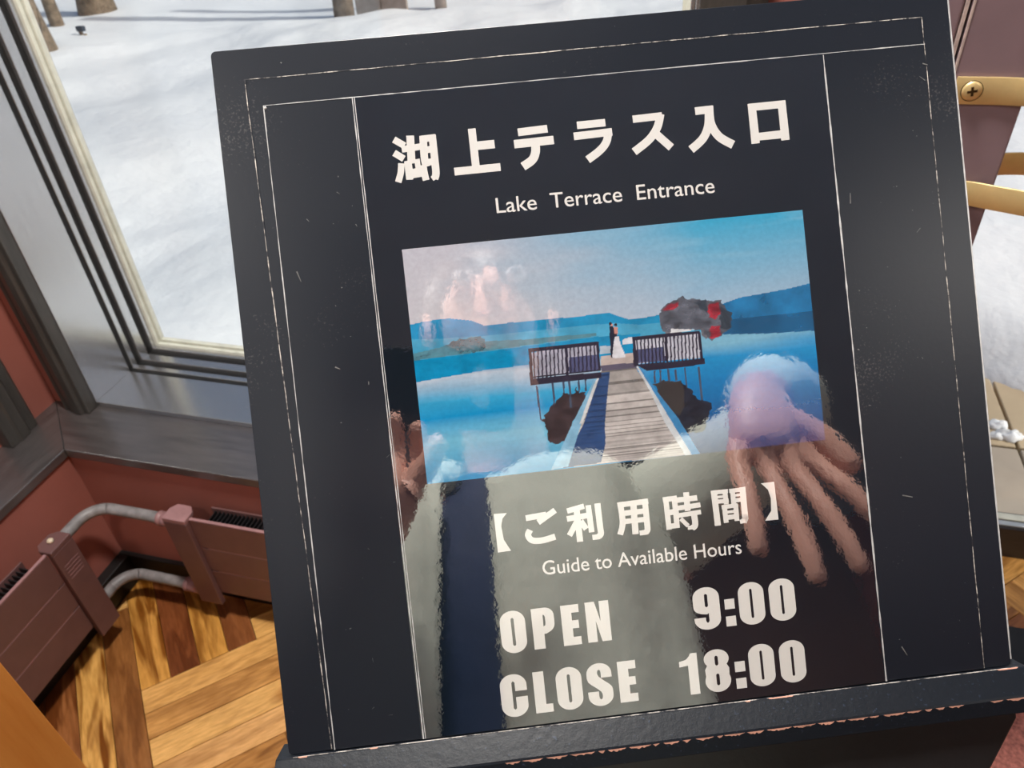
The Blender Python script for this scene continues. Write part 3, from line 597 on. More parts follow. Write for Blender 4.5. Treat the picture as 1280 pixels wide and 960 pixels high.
# --- the printed photograph, painted as ink colours on a fine grid
def photo():
    x0, x1, y0, y1 = -91.2, 88.0, -42.3, 61.2; NX, NY = 560, 326
    X, Y = np.meshgrid(np.linspace(x0, x1, NX), np.linspace(y0, y1, NY))
    u = (X-x0)/(x1-x0); v = (Y-y0)/(y1-y0)
    lin = lambda c: np.array(srgb(*c)[:3])
    def mixc(a, b, t): return a[None, None, :]*(1-t[..., None])+b[None, None, :]*t[..., None]
    rng = np.random.default_rng(3)
    def fbm(fx, fy, seed, oc=4):
        r = np.random.default_rng(seed); out = np.zeros_like(X); amp = 1
        for o_ in range(oc):
            gx_, gy_ = int(fx*2**o_)+2, int(fy*2**o_)+2; G_ = r.random((gy_+1, gx_+1))
            a = u*(gx_-1); b = v*(gy_-1); ia = a.astype(int); ib = b.astype(int); fa = a-ia; fb = b-ib; fa = fa*fa*(3-2*fa); fb = fb*fb*(3-2*fb)
            out += amp*((G_[ib, ia]*(1-fa)+G_[ib, ia+1]*fa)*(1-fb)+(G_[ib+1, ia]*(1-fa)+G_[ib+1, ia+1]*fa)*fb); amp *= .5
        return out/1.9
    cl = lambda a: np.clip(a, 0, 1)
    hz = .555                                                     # horizon height in the print
    # sky
    t = cl((u-.12)/.62 + (fbm(4, 9, 1)-.5)*.35); up = cl((v-hz)/(1-hz))
    top = mixc(lin((186, 186, 198)), lin((52, 160, 200)), t); low = mixc(lin((196, 194, 200)), lin((176, 186, 204)), t)
    C = low*(1-(up**.75)[..., None])+top*(up**.75)[..., None]
    cloud = cl((fbm(5, 30, 5)-.5)*2.2)*up*.5*t; C = C*(1-cloud[..., None])+lin((150, 190, 212))*cloud[..., None]
    # lake
    d = cl((hz-v)/hz)
    right = np.array([lin((120, 176, 204)), lin((28, 140, 200)), lin((16, 118, 182)), lin((14, 82, 142)), lin((12, 54, 104))]); pos = np.array([.14, .26, .45, .75, 1.0])
    left = np.array([lin((16, 128, 178)), lin((18, 134, 186)), lin((178, 192, 208)), lin((56, 160, 205)), lin((20, 142, 200)), lin((110, 182, 212)), lin((50, 142, 190))]); pl = np.array([0, .17, .225, .38, .5, .68, 1.0])
    wob = d + (fbm(3, 12, 8)-.5)*.10
    WR = np.stack([np.interp(wob, pos, right[:, k]) for k in range(3)], -1); WL = np.stack([np.interp(wob+.02*np.sin(u*9), pl, left[:, k]) for k in range(3)], -1)
    s = cl((u-.40)/.2)[..., None]; W = WL*(1-s)+WR*s
    C = np.where((v < hz)[..., None], W, C)
    rp = fbm(10, 90, 11, 3); C = C*(1+(rp-.5)[..., None]*.16*(v < hz)[..., None])
    def inside(poly):
        m_ = np.zeros(X.shape, bool); n = len(poly)
        for i in range(n):
            ax, ay = poly[i]; bx_, by_ = poly[(i+1) % n]
            if ay == by_: continue
            c = ((ay > Y) != (by_ > Y)) & (X < (bx_-ax)*(Y-ay)/(by_-ay)+ax); m_ ^= c
        return m_
    cols = dict(hill1=(24, 138, 188), hill1b=(70, 158, 196), hill2=(30, 116, 172), hill2r=(24, 92, 138), shore=(84, 134, 150), treeb=(78, 120, 136), water1=(14, 136, 186), whiteobj=(206, 212, 222), farrail=(172, 186, 200),
                plat=(186, 172, 168), platd=(92, 86, 106), brown=(58, 46, 50), brown2=(34, 38, 52), brown3=(58, 54, 54), post=(66, 78, 100), deck=(186, 180, 178), deckshade=(44, 74, 122), railL=(128, 176, 206), railL2=(206, 208, 212),
                railR=(196, 202, 208), railRb=(62, 132, 184), back=(170, 170, 188), backs2=(182, 184, 198), backs=(78, 82, 120), treeg=(104, 104, 114), rail=(40, 36, 54), tree=(88, 92, 104), red=(158, 44, 60), dark=(52, 62, 74), white=(214, 216, 222), man=(32, 34, 54),
                hair=(36, 32, 38), skin=(206, 144, 132), dress=(216, 216, 224))
    spk = fbm(40, 40, 21, 3); spk2 = fbm(16, 10, 22, 4)
    for nm, poly in PRINT:
        if nm == 'backs2': key = 'backs2'
        else: key = nm
        if nm in ('tree', 'treeg', 'treeb', 'brown', 'brown2', 'brown3', 'red', 'dark'):
            Xs, Ys = X, Y; jx = (fbm(60, 50, 31, 2)-.5)*3.2; jy = (fbm(60, 50, 32, 2)-.5)*3.2
            X_, Y_ = X+jx, Y+jy
            m_ = np.zeros(X.shape, bool); n = len(poly)
            for i in range(n):
                ax, ay = poly[i]; bx_, by_ = poly[(i+1) % n]
                if ay == by_: continue
                m_ ^= ((ay > Y_) != (by_ > Y_)) & (X_ < (bx_-ax)*(Y_-ay)/(by_-ay)+ax)
        else: m_ = inside(poly)
        if not m_.any(): continue
        c = lin(cols[key]); T = 1+(spk-.5)*.5
        if nm in ('hill1', 'hill1b', 'hill2', 'hill2r'): T = 1+(spk2-.5)*.9
        if nm in ('tree', 'treeg', 'brown', 'brown2', 'red', 'treeb'): T = 1+(spk-.5)*1.5
        C[m_] = (c[None, :]*T[m_][:, None])
        if nm == 'deck':     # planks narrowing away
            yy = Y[m_]; q = (yy-yy.min())/(yy.max()-yy.min()); k = 1/(q*1.25+.28); fr = (k*11) % 1; idx = (k*11).astype(int)
            sh_ = 1-.55*((fr < .13+.12*q))
            tone = np.random.default_rng(5).uniform(.72, 1.12, 100)[np.clip(idx, 0, 99)]
            C[m_] = C[m_]*(sh_*tone)[:, None]
        if nm == 'deckshade':
            yy = Y[m_]; q = cl((yy+43)/62); k = 1/(q*1.25+.28); fr = (k*11) % 1; C[m_] = C[m_]*(1-.4*(fr < .2))[:, None]
        if nm in ('back', 'backs2'): C[m_] *= (1+(spk2[m_]-.5)*.8)[:, None]
    C = np.clip(C, 0.003, .95)
    V = np.zeros((NX*NY, 3)); V[:, 0] = X.ravel()/1000; V[:, 1] = Y.ravel()/1000; V[:, 2] = HI
    a = (np.arange(NY-1)[:, None]*NX+np.arange(NX-1)[None, :]).ravel(); Fq = np.stack([a, a+1, a+NX+1, a+NX], 1)
    me = bpy.data.meshes.new('photo_print'); me.vertices.add(len(V)); me.vertices.foreach_set('co', V.ravel())
    me.loops.add(Fq.size); me.loops.foreach_set('vertex_index', Fq.ravel().astype(np.int32)); me.polygons.add(len(Fq)); me.polygons.foreach_set('loop_start', (np.arange(len(Fq))*4).astype(np.int32))
    me.update(calc_edges=True); me.validate()
    ca = me.color_attributes.new('ink', 'FLOAT_COLOR', 'POINT'); cc = np.ones((NX*NY, 4), np.float32); cc[:, :3] = C.reshape(-1, 3); ca.data.foreach_set('color', cc.ravel())
    me.materials.append(M_PHOTO)
    o = bpy.data.objects.new('photo_print', me); COL.objects.link(o); adopt(o, poster, MBF); o['label'] = 'printed photograph of a couple on a wooden pier over a blue lake'
photo()

# --- writing
def ribbon(mb, pts, w, h):
    P = [Vector((p[0]/1000, p[1]/1000)) for p in pts]; n = len(P); L_ = []
    for i in range(n):
        if i == 0: t = (P[1]-P[0]).normalized(); mi = 1
        elif i == n-1: t = (P[-1]-P[-2]).normalized(); mi = 1
        else:
            a = (P[i]-P[i-1]).normalized(); b = (P[i+1]-P[i]).normalized(); t = (a+b).normalized(); mi = min(1.6, 1/max(.3, t.dot(a)))
        nn = Vector((-t.y, t.x))*(w/2000*mi); L_ += [P[i]+nn, P[i]-nn]
    o = len(mb.v); mb.v += [(q.x, q.y, h) for q in L_]
    for i in range(n-1): mb.f.append((o+2*i, o+2*i+1, o+2*i+3, o+2*i+2))
def polyfill(mb, loops, h):
    vl = [[Vector((x, y, 0)) for x, y in lp] for lp in loops]; o = len(mb.v)
    for lp in loops: mb.v += [(x, y, h) for x, y in lp]
    mb.f += [(o+a, o+b, o+c) for a, b, c in tessellate_polygon(vl)]
def finish(mb, name, lab):
    # faces all look along +h
    for i, f in enumerate(mb.f):
        p = [Vector(mb.v[k]) for k in f[:3]]
        if (p[1]-p[0]).cross(p[2]-p[0]).z < 0: mb.f[i] = tuple(reversed(f))
    o = mb.build(name, M_INK, None, 0, recalc=False); adopt(o, poster, MBF); o['label'] = lab
for data, nm, lab in ((LINE1, 'title_lettering', 'white Japanese headline 湖上テラス入口'), (LINE2, 'subtitle_lettering', 'white Japanese line 【ご利用時間】')):
    mb = MB()
    for k, (ty, w_, pts) in enumerate(data):
        hh = HI + k*1e-7
        if ty == 's': ribbon(mb, pts, w_, hh)
        elif ty == 'c': ribbon(mb, [tuple(p) for p in spline([(a[0], a[1]) for a in pts], 6)], w_, hh)
        else: polyfill(mb, [[(x/1000, y/1000) for x, y in lp] for lp in pts], hh)
    finish(mb, nm, lab)
# heavy condensed letters
def rr(x0, y0, x1, y1, rx, ry, n=7, corners='abcd'):
    out = []
    for c, cx, cy, a0 in (('a', x1-rx, y1-ry, 0), ('b', x0+rx, y1-ry, 90), ('c', x0+rx, y0+ry, 180), ('d', x1-rx, y0+ry, 270)):
        if c in corners:
            for k in range(n+1):
                a = math.radians(a0+90*k/n); out.append((cx+rx*math.cos(a), cy+ry*math.sin(a)))
        else: out.append({'a': (x1, y1), 'b': (x0, y1), 'c': (x0, y0), 'd': (x1, y0)}[c])
    return out
def arcp(cx, cy, rx, ry, a0, a1, n=8):
    return [(cx+rx*math.cos(math.radians(a0+(a1-a0)*k/n)), cy+ry*math.sin(math.radians(a0+(a1-a0)*k/n))) for k in range(n+1)]
def stadium(cx, y0, y1, w_): return arcp(cx, y1-w_/3, w_/2, w_/3, 0, 180, 6)+arcp(cx, y0+w_/3, w_/2, w_/3, 180, 360, 6)
GL = {
 'O': [[arcp(.5, .74, .5, .26, 0, 180, 14)+arcp(.5, .26, .5, .26, 180, 360, 14), stadium(.5, .17, .83, .12)]],
 'P': [[[(0, 0), (.50, 0), (.50, .36)]+[(.60, .36)]+arcp(.58, .60, .42, .22, -70, 0, 6)+arcp(.58, .80, .42, .20, 0, 88, 7)+[(0, 1)], [(.50, .54), (.58, .57), (.60, .64), (.60, .76), (.57, .82), (.50, .83)]]],
 'E': [[[(0, 0), (1, 0), (1, .2), (.58, .2), (.58, .41), (.94, .41), (.94, .61), (.58, .61), (.58, .80), (1, .80), (1, 1), (0, 1)]]],
 'N': [[[(0, 0), (.40, 0), (.40, .52), (.60, 0), (1, 0), (1, 1), (.60, 1), (.60, .50), (.40, 1), (0, 1)]]],
 'L': [[[(0, 0), (1, 0), (1, .2), (.62, .2), (.62, 1), (0, 1)]]],
 'C': [[arcp(.5, .74, .5, .26, 0, 180, 14)+arcp(.5, .26, .5, .26, 180, 360, 14)+[(1, .46), (.56, .46), (.56, .2), (.5, .165), (.44, .2), (.44, .80), (.5, .835), (.56, .80), (.56, .60), (1, .60)]]],
 'S': [[arcp(.5, .76, .5, .24, 0, 180, 12)+[(0, .66), (.04, .58), (.14, .52), (.36, .42), (.53, .33), (.57, .27), (.57, .22), (.55, .17), (.5, .155), (.45, .17), (.43, .22), (.43, .345), (0, .345)]+arcp(.5, .24, .5, .24, 180, 360, 12)+[(1, .36), (.97, .43), (.86, .50), (.64, .60), (.47, .69), (.43, .75), (.43, .78), (.45, .83), (.5, .845), (.55, .83), (.57, .78), (.57, .655), (1, .655)]]],
 '9': [[arcp(.5, .76, .5, .24, 0, 180, 12)+arcp(.42, .54, .42, .17, 180, 262, 6)+[(.5, .36), (.56, .39), (.56, .2), (.52, .165), (.46, .17), (.43, .22), (.43, .29), (0, .29)]+arcp(.5, .24, .5, .24, 180, 360, 12), stadium(.5, .53, .84, .12)]],
 '0': [[arcp(.5, .76, .5, .24, 0, 180, 14)+arcp(.5, .24, .5, .24, 180, 360, 14), stadium(.5, .155, .845, .10)]],
 '8': [[arcp(.5, .775, .485, .225, -38, 218, 18)+[(.03, .54)]+arcp(.5, .27, .5, .27, 155, 385, 18)+[(.97, .54)], stadium(.5, .155, .43, .13), stadium(.5, .62, .85, .13)]],
 '1': [[[(.50, 0), (1, 0), (1, 1), (.66, 1), (.58, .93), (.42, .86), (.05, .82), (.05, .69), (.50, .71)]]],
 ':': [[[(0, .045), (1, .045), (1, .385), (0, .385)]], [[(0, .70), (1, .70), (1, 1.04), (0, 1.04)]]],
}
for data, nm, lab in ((BIG3[:4], 'open_lettering', 'bold white word OPEN'), (BIG3[4:], 'opening_hour', 'bold white 9:00'), (BIG4[:5], 'close_lettering', 'bold white word CLOSE'), (BIG4[5:], 'closing_hour', 'bold white 18:00')):
    mb = MB()
    for ch, xa, xb, ya, yb in data:
        if ch == ':':
            hgt = yb-ya; sq = (xb-xa)
            for yy in (ya, yb-sq):
                polyfill(mb, [[((x)/1000, y/1000) for x, y in ((xa, yy), (xb, yy), (xb, yy+sq), (xa, yy+sq))]], HI)
            continue
        for loops in GL[ch]:
            polyfill(mb, [[((xa+(xb-xa)*x)/1000, (ya+(yb-ya)*y)/1000) for x, y in lp] for lp in loops], HI)
    finish(mb, nm, lab)
for (txt, a, b, cap), nm in zip(LATIN, ('headline_translation', 'subtitle_translation')):
    c = bpy.data.curves.new(nm, 'FONT'); c.body = txt; c.size = 1; c.offset = .004; c.resolution_u = 4
    to = bpy.data.objects.new(nm, c); COL.objects.link(to)
    me = bpy.data.meshes.new_from_object(to.evaluated_get(bpy.context.evaluated_depsgraph_get())); bpy.data.objects.remove(to)
    xs_ = [v.co.x for v in me.vertices]; caph = max(v.co.y for v in me.vertices if v.co.x < min(xs_)+.5)
    sxx = (b[0]-a[0])/1000/(max(xs_)-min(xs_)); syy = cap/1000/caph
    mb = MB(); mb.v = [(a[0]/1000+(v.co.x-min(xs_))*sxx, a[1]/1000+v.co.y*syy+(b[1]-a[1])/1000*((v.co.x-min(xs_))*sxx)/((b[0]-a[0])/1000), HI) for v in me.vertices]
    mb.f = [tuple(p.vertices) for p in me.polygons]
    finish(mb, nm, 'thin white words: '+' '.join(txt.split()))

# --- scratches and specks on the black panel
rs = random.Random(11); mb = MB()
for k in range(230):
    x = rs.uniform(sx0, gx1); y = rs.uniform(-HH+.006, HH-.004)
    if px_0 < x < px_1 and rs.random() < .85: continue
    s_ = rs.choice([.00012, .00016, .0002, .0003]); a = rs.uniform(0, 6.28); l_ = s_*rs.choice([1, 1, 1.5, 4, 8])
    dx, dy = math.cos(a), math.sin(a); o_ = len(mb.v); h = .0001
    mb.v += [(x-dx*l_-dy*s_, y-dy*l_+dx*s_, h), (x-dx*l_+dy*s_, y-dy*l_-dx*s_, h), (x+dx*l_+dy*s_*.5, y+dy*l_-dx*s_*.5, h), (x+dx*l_-dy*s_*.5, y+dy*l_+dx*s_*.5, h)]; mb.f.append((o_, o_+1, o_+2, o_+3))
sc_ = bb_(mb, 'scratches', mat('grey_scuff', (.16, .16, .16, 1), .7, noise=(200, .4, 1.2)), sheet); sc_['kind'] = 'stuff'

# --- tray ledge under the board
T0, T1 = -.0008, .0375*KB
ty = -.2190*KB
tw = .2400*KB
prof_ = [(ty, -.013), (ty, .0012), (ty-.0004, .0020), (ty-.0086, .0096), (ty-.0096, .0100), (ty-.0165, .0100), (ty-.0165, -.013)]
tray = bb_(MB().prism(prof_, -tw, tw, lambda x, y, h: (h, x, y)), 'tray', M_LACQ, bevel=.0009)
tray['label'] = 'black lacquered ledge with chipped edges'
def chips(y, h, up, name, dens, x0, x1, seed, wmax):
    r = random.Random(seed); mb = MB(); x = x0
    while x < x1:
        l_ = r.uniform(.002, .012)
        if r.random() < dens:
            n = max(3, int(l_/.0008)); top = []; bot = []
            for i in range(n+1):
                xx = x+l_*i/n; e = math.sin(math.pi*i/n)**.5 if 0 < i < n else .05
                bot.append(e*r.uniform(.4, 1)*wmax); top.append(xx)
            o_ = len(mb.v)
            for xx, e in zip(top, bot):
                if up == 'top': mb.v += [(xx, y+.00006, h-.0004), (xx, y+.00006, h+e)]
                else: mb.v += [(xx, y-.0001, h+.00006), (xx, y-.0001-e, h+.00006)]
            for i in range(n): a = o_+2*i; mb.f.append((a, a+1, a+3, a+2))
        x += l_+r.uniform(.0005, .010)*(1-dens)*3
    return mb
c1 = chips(ty, .0013, 'top', '', .30, -.16, .165, 4, .0016); c1.v = [(v[0], ty-max(0, v[2]-.0013)*.72+.0001, .0014+max(0, v[2]-.0013)*.72) for v in c1.v]; bb_(c1, 'chipped_paint', M_CHIP, tray)['kind'] = 'stuff'
c2 = chips(ty-.0094, .0100, 'front', '', .93, -.07, .166, 9, .0013); bb_(c2, 'chipped_paint', M_CHIP, tray)['kind'] = 'stuff'
bb_(MB().box((-.162, ty-.0002, .0010), (.166, ty+.0001, .0014)), 'worn_edge', M_LINE, tray)
# --- bracket, column and feet of the stand
br = MB().prism([(-.161, ty-.0166), (.161, ty-.0166), (.161, ty-.0215), (.134, ty-.062), (.118, ty-.062), (.107, ty-.038), (-.107, ty-.038), (-.118, ty-.062), (-.134, ty-.062), (-.161, ty-.0215)][::-1], -.012, .0045)
bb_(br, 'ledge_bracket', M_LACQP, bevel=.0008)
for sg in (-1, 1):
    lg = MB().prism([(sg*.158, ty-.026), (sg*.116, ty-.026), (sg*.028, ty-.150), (sg*.028, ty-.205)], -.030, -.0125)
    bb_(lg, 'strut', M_LACQP, bevel=.0008)
top = MBF @ Vector((0, -.02, -.0305))
def L2W(mb, name, m, bevel=.0015):
    W = Matrix.Translation((base.x, base.y, 0)) @ Matrix.Rotation(YAW, 4, 'Z'); mb.v = [tuple(W @ Vector(v)) for v in mb.v]; return mb.build(name, m, sign, bevel)
L2W(MB().box((-.03, .005, .03), (.03, .035, 1.04)), 'column', M_LACQP)
bb_(MB().box((-.03, -.185, -.030), (.03, .10, -.0113)), 'back_batten', M_LACQP, bevel=.001)
for sg in (-1, 1): L2W(MB().box((sg*.19-.018, -.20, .0), (sg*.19+.018, .20, .028)), 'foot', M_LACQP)
L2W(MB().box((-.20, .0, .0285), (.20, .04, .055)), 'cross_bar', M_LACQP)

# ------------------------------------------------------------------ doormat
mt = empty('doormat', (1.0, .5, 0), 'brick-pink pile doormat with a black rubber border on the wood floor', 'mat')
MB().box((.30, -.4, .0002), (1.75, 1.183, .007)).build('rubber_border', M_RUBBER, mt, .002)
MB().box((.37, -.33, .0072), (1.68, 1.085, .0125)).build('pile', M_MAT, mt, .002)

# ------------------------------------------------------------------ radiators (panel front, fins, end bracket)
def radiator(name, M, length, label, flip=1):
    """local frame: x along the wall away from the corner, y towards the wall, z up; bracket at x<0"""
    root = empty(name, M.translation, label, 'radiator', 'radiators below the window sills')
    def T(mb): mb.v = [tuple(M @ Vector(v)) for v in mb.v]; return mb
    zt, zb = .330, .095
    zs = [zt, .2475, .245, .1725, .170, zb]
    f = MB()
    for a, b in ((zt, .2475), (.245, .1725), (.170, zb)): f.box((0, 0, b), (length, .006, a))
    for zz in (.24625, .17125): T(MB().box((.018, .0006, zz-.00125), (length-.01, .0029, zz+.00125))).build('groove_line', M_PIPE2, root)  # pale strips put a worn highlight into the grooves
    f.box((0, .003, zb), (length, .009, zt-.002))
    T(f).build('front_panel', M_RAD, root, .0012)
    l = MB().box((0, .0, zt+.0003), (length, .007, zt+.003)); T(l).build('top_lip', M_PIPE2, root, .0008)
    b = MB().box((.02, .047, zb+.01), (length, .051, zt-.006)); T(b).build('back_panel', M_RAD, root, .001)
    for i in range(int((length-.04)/.0095)):
        x = .03+i*.0095
        if i < 45:
            T(MB().box((x, .0105, zb+.02), (x+.0022, .0465, zt-.012))).build('fin', M_RADD, root)
    T(MB().box((.022, .010, zb+.01), (length-.01, .0468, zb+.03)).box((.022, .024, zb+.04), (length-.01, .030, zt-.03))).build('core', M_RADD, root)
    # end bracket: flat cover with a folded top
    c = MB().box((-.056, -.011, .062), (-.001, .002, .326)); T(c).build('end_cover', M_RAD, root, .0015)
    c = MB().prism([(-.056, -.011), (-.001, -.011), (-.001, .018), (-.012, .032), (-.045, .032), (-.056, .018)], .3262, .3375); T(c).build('end_cap', M_PIPE2 if flip > 0 else M_RAD, root, .002)
    if flip < 0: s = MB().lathe([(.0045, .337), (.0065, .338), (.0065, .342), (.004, .3445)], Matrix.Translation((-.028, .012, 0)), 16); T(s).build('bleed_screw', M_KNOB, root, 0, True)
    if flip < 0:
        g = MB()
        for k in range(5): g.box((-.048+k*.0008, -.0116, .285-k*.009), (-.010, -.0111, .2862-k*.009))
        T(g).build('stamped_lines', M_PIPE2, root)
    return root
MA = Matrix.Translation((-.972, .835, 0))
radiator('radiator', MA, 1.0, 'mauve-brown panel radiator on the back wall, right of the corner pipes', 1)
MBm = Matrix(((0, -1, 0, -1.200), (-1, 0, 0, .692), (0, 0, 1, 0), (0, 0, 0, 1)))
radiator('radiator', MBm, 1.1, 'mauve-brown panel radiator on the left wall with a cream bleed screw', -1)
# the two pipes that join them round the corner
def cornerpipe(z, lab, cx=-1.250, cy=.858, r=.0125, za=None):
    root = empty('heating_pipe', (cx, cy, z), lab, 'pipe', 'pipes between the two radiators')
    pts = [(cx+.005, .745, z)] + [(cx+.005, .80, z)]
    rr = .05
    for k in range(9):
        a = math.pi - k*math.pi/16; pts.append((cx+.005+rr+rr*math.cos(a), cy-rr+rr*math.sin(a), z))
    pts += [(-1.10, cy, z), (-1.034, cy-.002, z)]
    MB().tube(spline(pts, 3), r, 16).build('pipe', M_PIPE, root, 0, True)
    X = Matrix.Translation((-1.062, cy-.001, z)) @ Matrix.Rotation(math.pi/2, 4, 'Y')
    MB().lathe([(.0145, -.012), (.0165, -.010), (.0165, -.004), (.0145, -.002), (.0145, .0), (.0165, .002), (.0165, .026), (.013, .028)], X, 20).build('collar', M_PIPE2, root, 0, True)
    return root
cornerpipe(.292, 'upper grey heating pipe bending round the corner')
cornerpipe(.085, 'lower grey heating pipe bending round the corner near the floor', cx=-1.245, cy=.846)

# ------------------------------------------------------------------ orange wooden cabinet at the left edge
def cab_mat():
    M = mat('orange_varnished_wood', srgb(225, 150, 70), .35); N = Nodes(M)
    n = N.noise(9, 5, .6, stretch=(6, 6, .5)); r = N.ramp(n.outputs['Fac'], [(.3, srgb(216, 134, 52)), (.7, srgb(236, 162, 80))]); N.link(r.outputs[0], N.b.inputs['Base Color'])
    return M
M_CAB = cab_mat()
cx, cy = -.4665, .20
cb = empty('wooden_cabinet', (cx-.3, cy-.25, 0), 'orange varnished wooden cabinet, its upright edge at the lower left', 'cabinet')
MB().box((cx-.60, cy-.018, .06), (cx-.0185, cy, 1.02)).build('side_panel', M_CAB, cb, .0015)
MB().box((cx-.60, cy-.52, .06), (cx, cy-.502, 1.02)).build('side_panel', M_CAB, cb, .0015)
MB().box((cx-.60, cy-.525, 1.021), (cx, cy, 1.045)).build('top', M_CAB, cb, .002)
MB().box((cx-.58, cy-.50, .0), (cx-.04, cy-.02, .0595)).build('plinth', M_BASE, cb, .001)
MB().box((cx-.60, cy-.5015, .061), (cx-.585, cy-.019, 1.02)).build('back_panel', M_CAB, cb)
MB().box((cx-.018, cy-.5015, .0605), (cx, cy, 1.0205)).build('end_panel', M_CAB, cb, .0008)

# ------------------------------------------------------------------ mauve post with brass hoops, right of the board
px0, px1, py = .197, .265, .80
po = empty('wooden_post', ((px0+px1)/2, py+.03, 0), 'mauve-brown painted upright post behind the board\'s right edge', 'post')
MB().box((px0+.003, py, 0), (px1, py+.045, 2.4)).build('post_board', M_POST, po, .002)
MB().box((.08, py+.006, 0), (px0-.003, py+.045, 2.4)).build('side_board', M_POST, po, .002)
MB().box((px0-.0022, py+.004, 0), (px0+.0005, py+.040, 2.4)).build('edge_strip', M_EDGEL, po)
MB().box((px0+.0026, py-.0006, 0), (px0+.0042, py+.002, 2.4)).build('edge_strip', M_EDGEL, po)
def band(z, pts, h, name):
    mb = MB(); P = spline([(x, y, 0) for x, y in pts], 10); th = .0022
    n = len(P); o = 0
    for i, p in enumerate(P):
        t = (P[min(i+1, n-1)]-P[max(i-1, 0)]).normalized(); nn = Vector((-t.y, t.x, 0))
        ch = .0055 if i == 0 else 0
        for q, zz in ((p, z-h/2+ch), (p, z+h/2-ch), (p+nn*th, z+h/2-ch), (p+nn*th, z-h/2+ch)): mb.v.append((q.x, q.y, zz))
        if i:
            a, b = (i-1)*4, i*4
            for k in range(4): mb.f.append((a+k, a+(k+1) % 4, b+(k+1) % 4, b+k))
    mb.f += [(0, 1, 2, 3), ((n-1)*4+3, (n-1)*4+2, (n-1)*4+1, (n-1)*4)]
    return mb
def hoop(z, lab, x_in, sg):
    r = empty('brass_hoop', (px1, py, z), lab, 'hoop', 'brass hoops on the post')
    if sg:   # lower hoop: leaves the post face at once and swells towards the room
        pts = [(x_in, py-.0005), (.226, py-.0006), (.244, py-.002), (.270, py-.013), (.305, py-.025), (.345, py-.022), (.372, py+.012), (.368, py+.055), (.335, py+.082), (.295, py+.083), (.262, py+.065), (.235, py+.0475), (.215, py+.0475)]
    else:
        pts = [(.2035, py-.0005), (.2085, py-.0005), (.226, py-.0005), (.245, py-.0006), (.270, py-.004), (.305, py-.014), (.345, py-.014), (.372, py+.016), (.368, py+.058), (.335, py+.085), (.295, py+.085), (.262, py+.066), (.235, py+.0475), (.215, py+.0475)]
    band(z, [(x, y-.0022) if y < py else (x, y) for x, y in pts], .0245, '').build('band', M_BRASS, r, .0006, True)
    X = Matrix.Translation((.2185 if not sg else .2065, py-.0028, z)) @ Matrix.Rotation(math.pi/2, 4, 'X')
    MB().lathe([(.0085, -.001), (.0088, .0006), (.0070, .0016), (.003, .0022)], X, 24).build('screw_head', M_BRASS, r, 0, True)
    MB().lathe([(.0094, -.0009), (.0094, .00035)], X, 24).build('screw_rim', M_BRASSD, r)
    c = MB().box((-.0042, -.0011, .0012), (.0042, .0011, .0026)).box((-.0011, -.0042, .0012), (.0011, .0042, .0025))
    Rz = X @ Matrix.Rotation(.2, 4, 'Z'); c.v = [tuple(Rz @ Vector(v)) for v in c.v]; c.build('screw_cross', M_BRASSD, r)
hoop(1.2225, 'upper flat brass hoop with a cross-head screw on the mauve post', px0+.0135, False)
hoop(1.124, 'lower flat brass hoop curving out from the mauve post', px0+.006, True)

# ------------------------------------------------------------------ outside: snow, paving, trees
from mathutils import noise as mn
def snow_z(x, y):
    n = mn.noise(Vector((x*.55, y*.55, 0)))*.16 + mn.noise(Vector((x*1.5, y*1.5, 3)))*.07 + mn.noise(Vector((x*4, y*4, 9)))*.022 + mn.noise(Vector((x*11, y*11, 5)))*.007
    # a bank heaped in front of the window; level falls beyond it
    d = y - (2.55 + .10*(x+4)) if False else y
    bank = .24*max(0, min(1, (6.9+.28*(x+4.5)-y)/.9))*max(0, min(1, (2.5-x)/4))
    bank = bank*bank*(3-2*bank/.24)/.24 if bank else 0
    base = -.10 + bank + .02*(y-1.3)*0
    near = .18
    z = base + n*.7
    # the cleared terrace on the right
    e = min(1, max(0, (.80-x + 1.1*max(0, y-2.10) + .12*mn.noise(Vector((x*3, y*3, 1))))/.5))
    t = min(1, max(0, (y + .55*(x-.84) - 2.07 + .05*mn.noise(Vector((x*6, y*6, 2))))/.35))
    k = max(t, 0) if x > .2 else max(t, min(1, (.2-x)/.6))
    k = k**.45 if k > 0 else 0
    z0 = max(z, .07+n*.3) if x < 3 else z
    return -.10 + (z0+.10)*k if k < 1 else z0
mb = MB(); nx, ny = 260, 230
def gx(i): t = i/nx*2-1; return -1.2 + 16*(abs(t)**1.7)*(1 if t > 0 else -1)
def gy(j): return 1.33 + 26*(j/ny)**2.0
for j in range(ny+1):
    for i in range(nx+1):
        x, y = gx(i), gy(j); mb.v.append((x, y, snow_z(x, y)))
for j in range(ny):
    for i in range(nx):
        a = j*(nx+1)+i
        if gx(i) > -.35 and gx(i) < 4 and gy(j) < 1.56: continue
        mb.f.append((a, a+1, a+nx+2, a+nx+1))
sn = mb.build('snow_field', M_SNOW, None, 0, True); tag(sn, 'bright uneven snow lying outside the window', 'snow', kind='stuff')
g = MB().box((-70, -70, -.9), (70, 1.27, -.55)).box((-70, 1.27, -.9), (70, 70, -.55)); tag(g.build('snow_ground', M_SNOW), 'snow covered ground spreading to the horizon', 'snow', kind='structure')
pv = tag(MB().box((.14, 1.535, -.16), (4, 2.9, -.034)).build('paving', M_JOINT), 'sandy square paving slabs outside the terrace door', 'paving', kind='structure')
xs = [.275, .875, 1.475, 2.075, 2.675]; ysl = [1.452, 1.797, 2.397, 2.9]
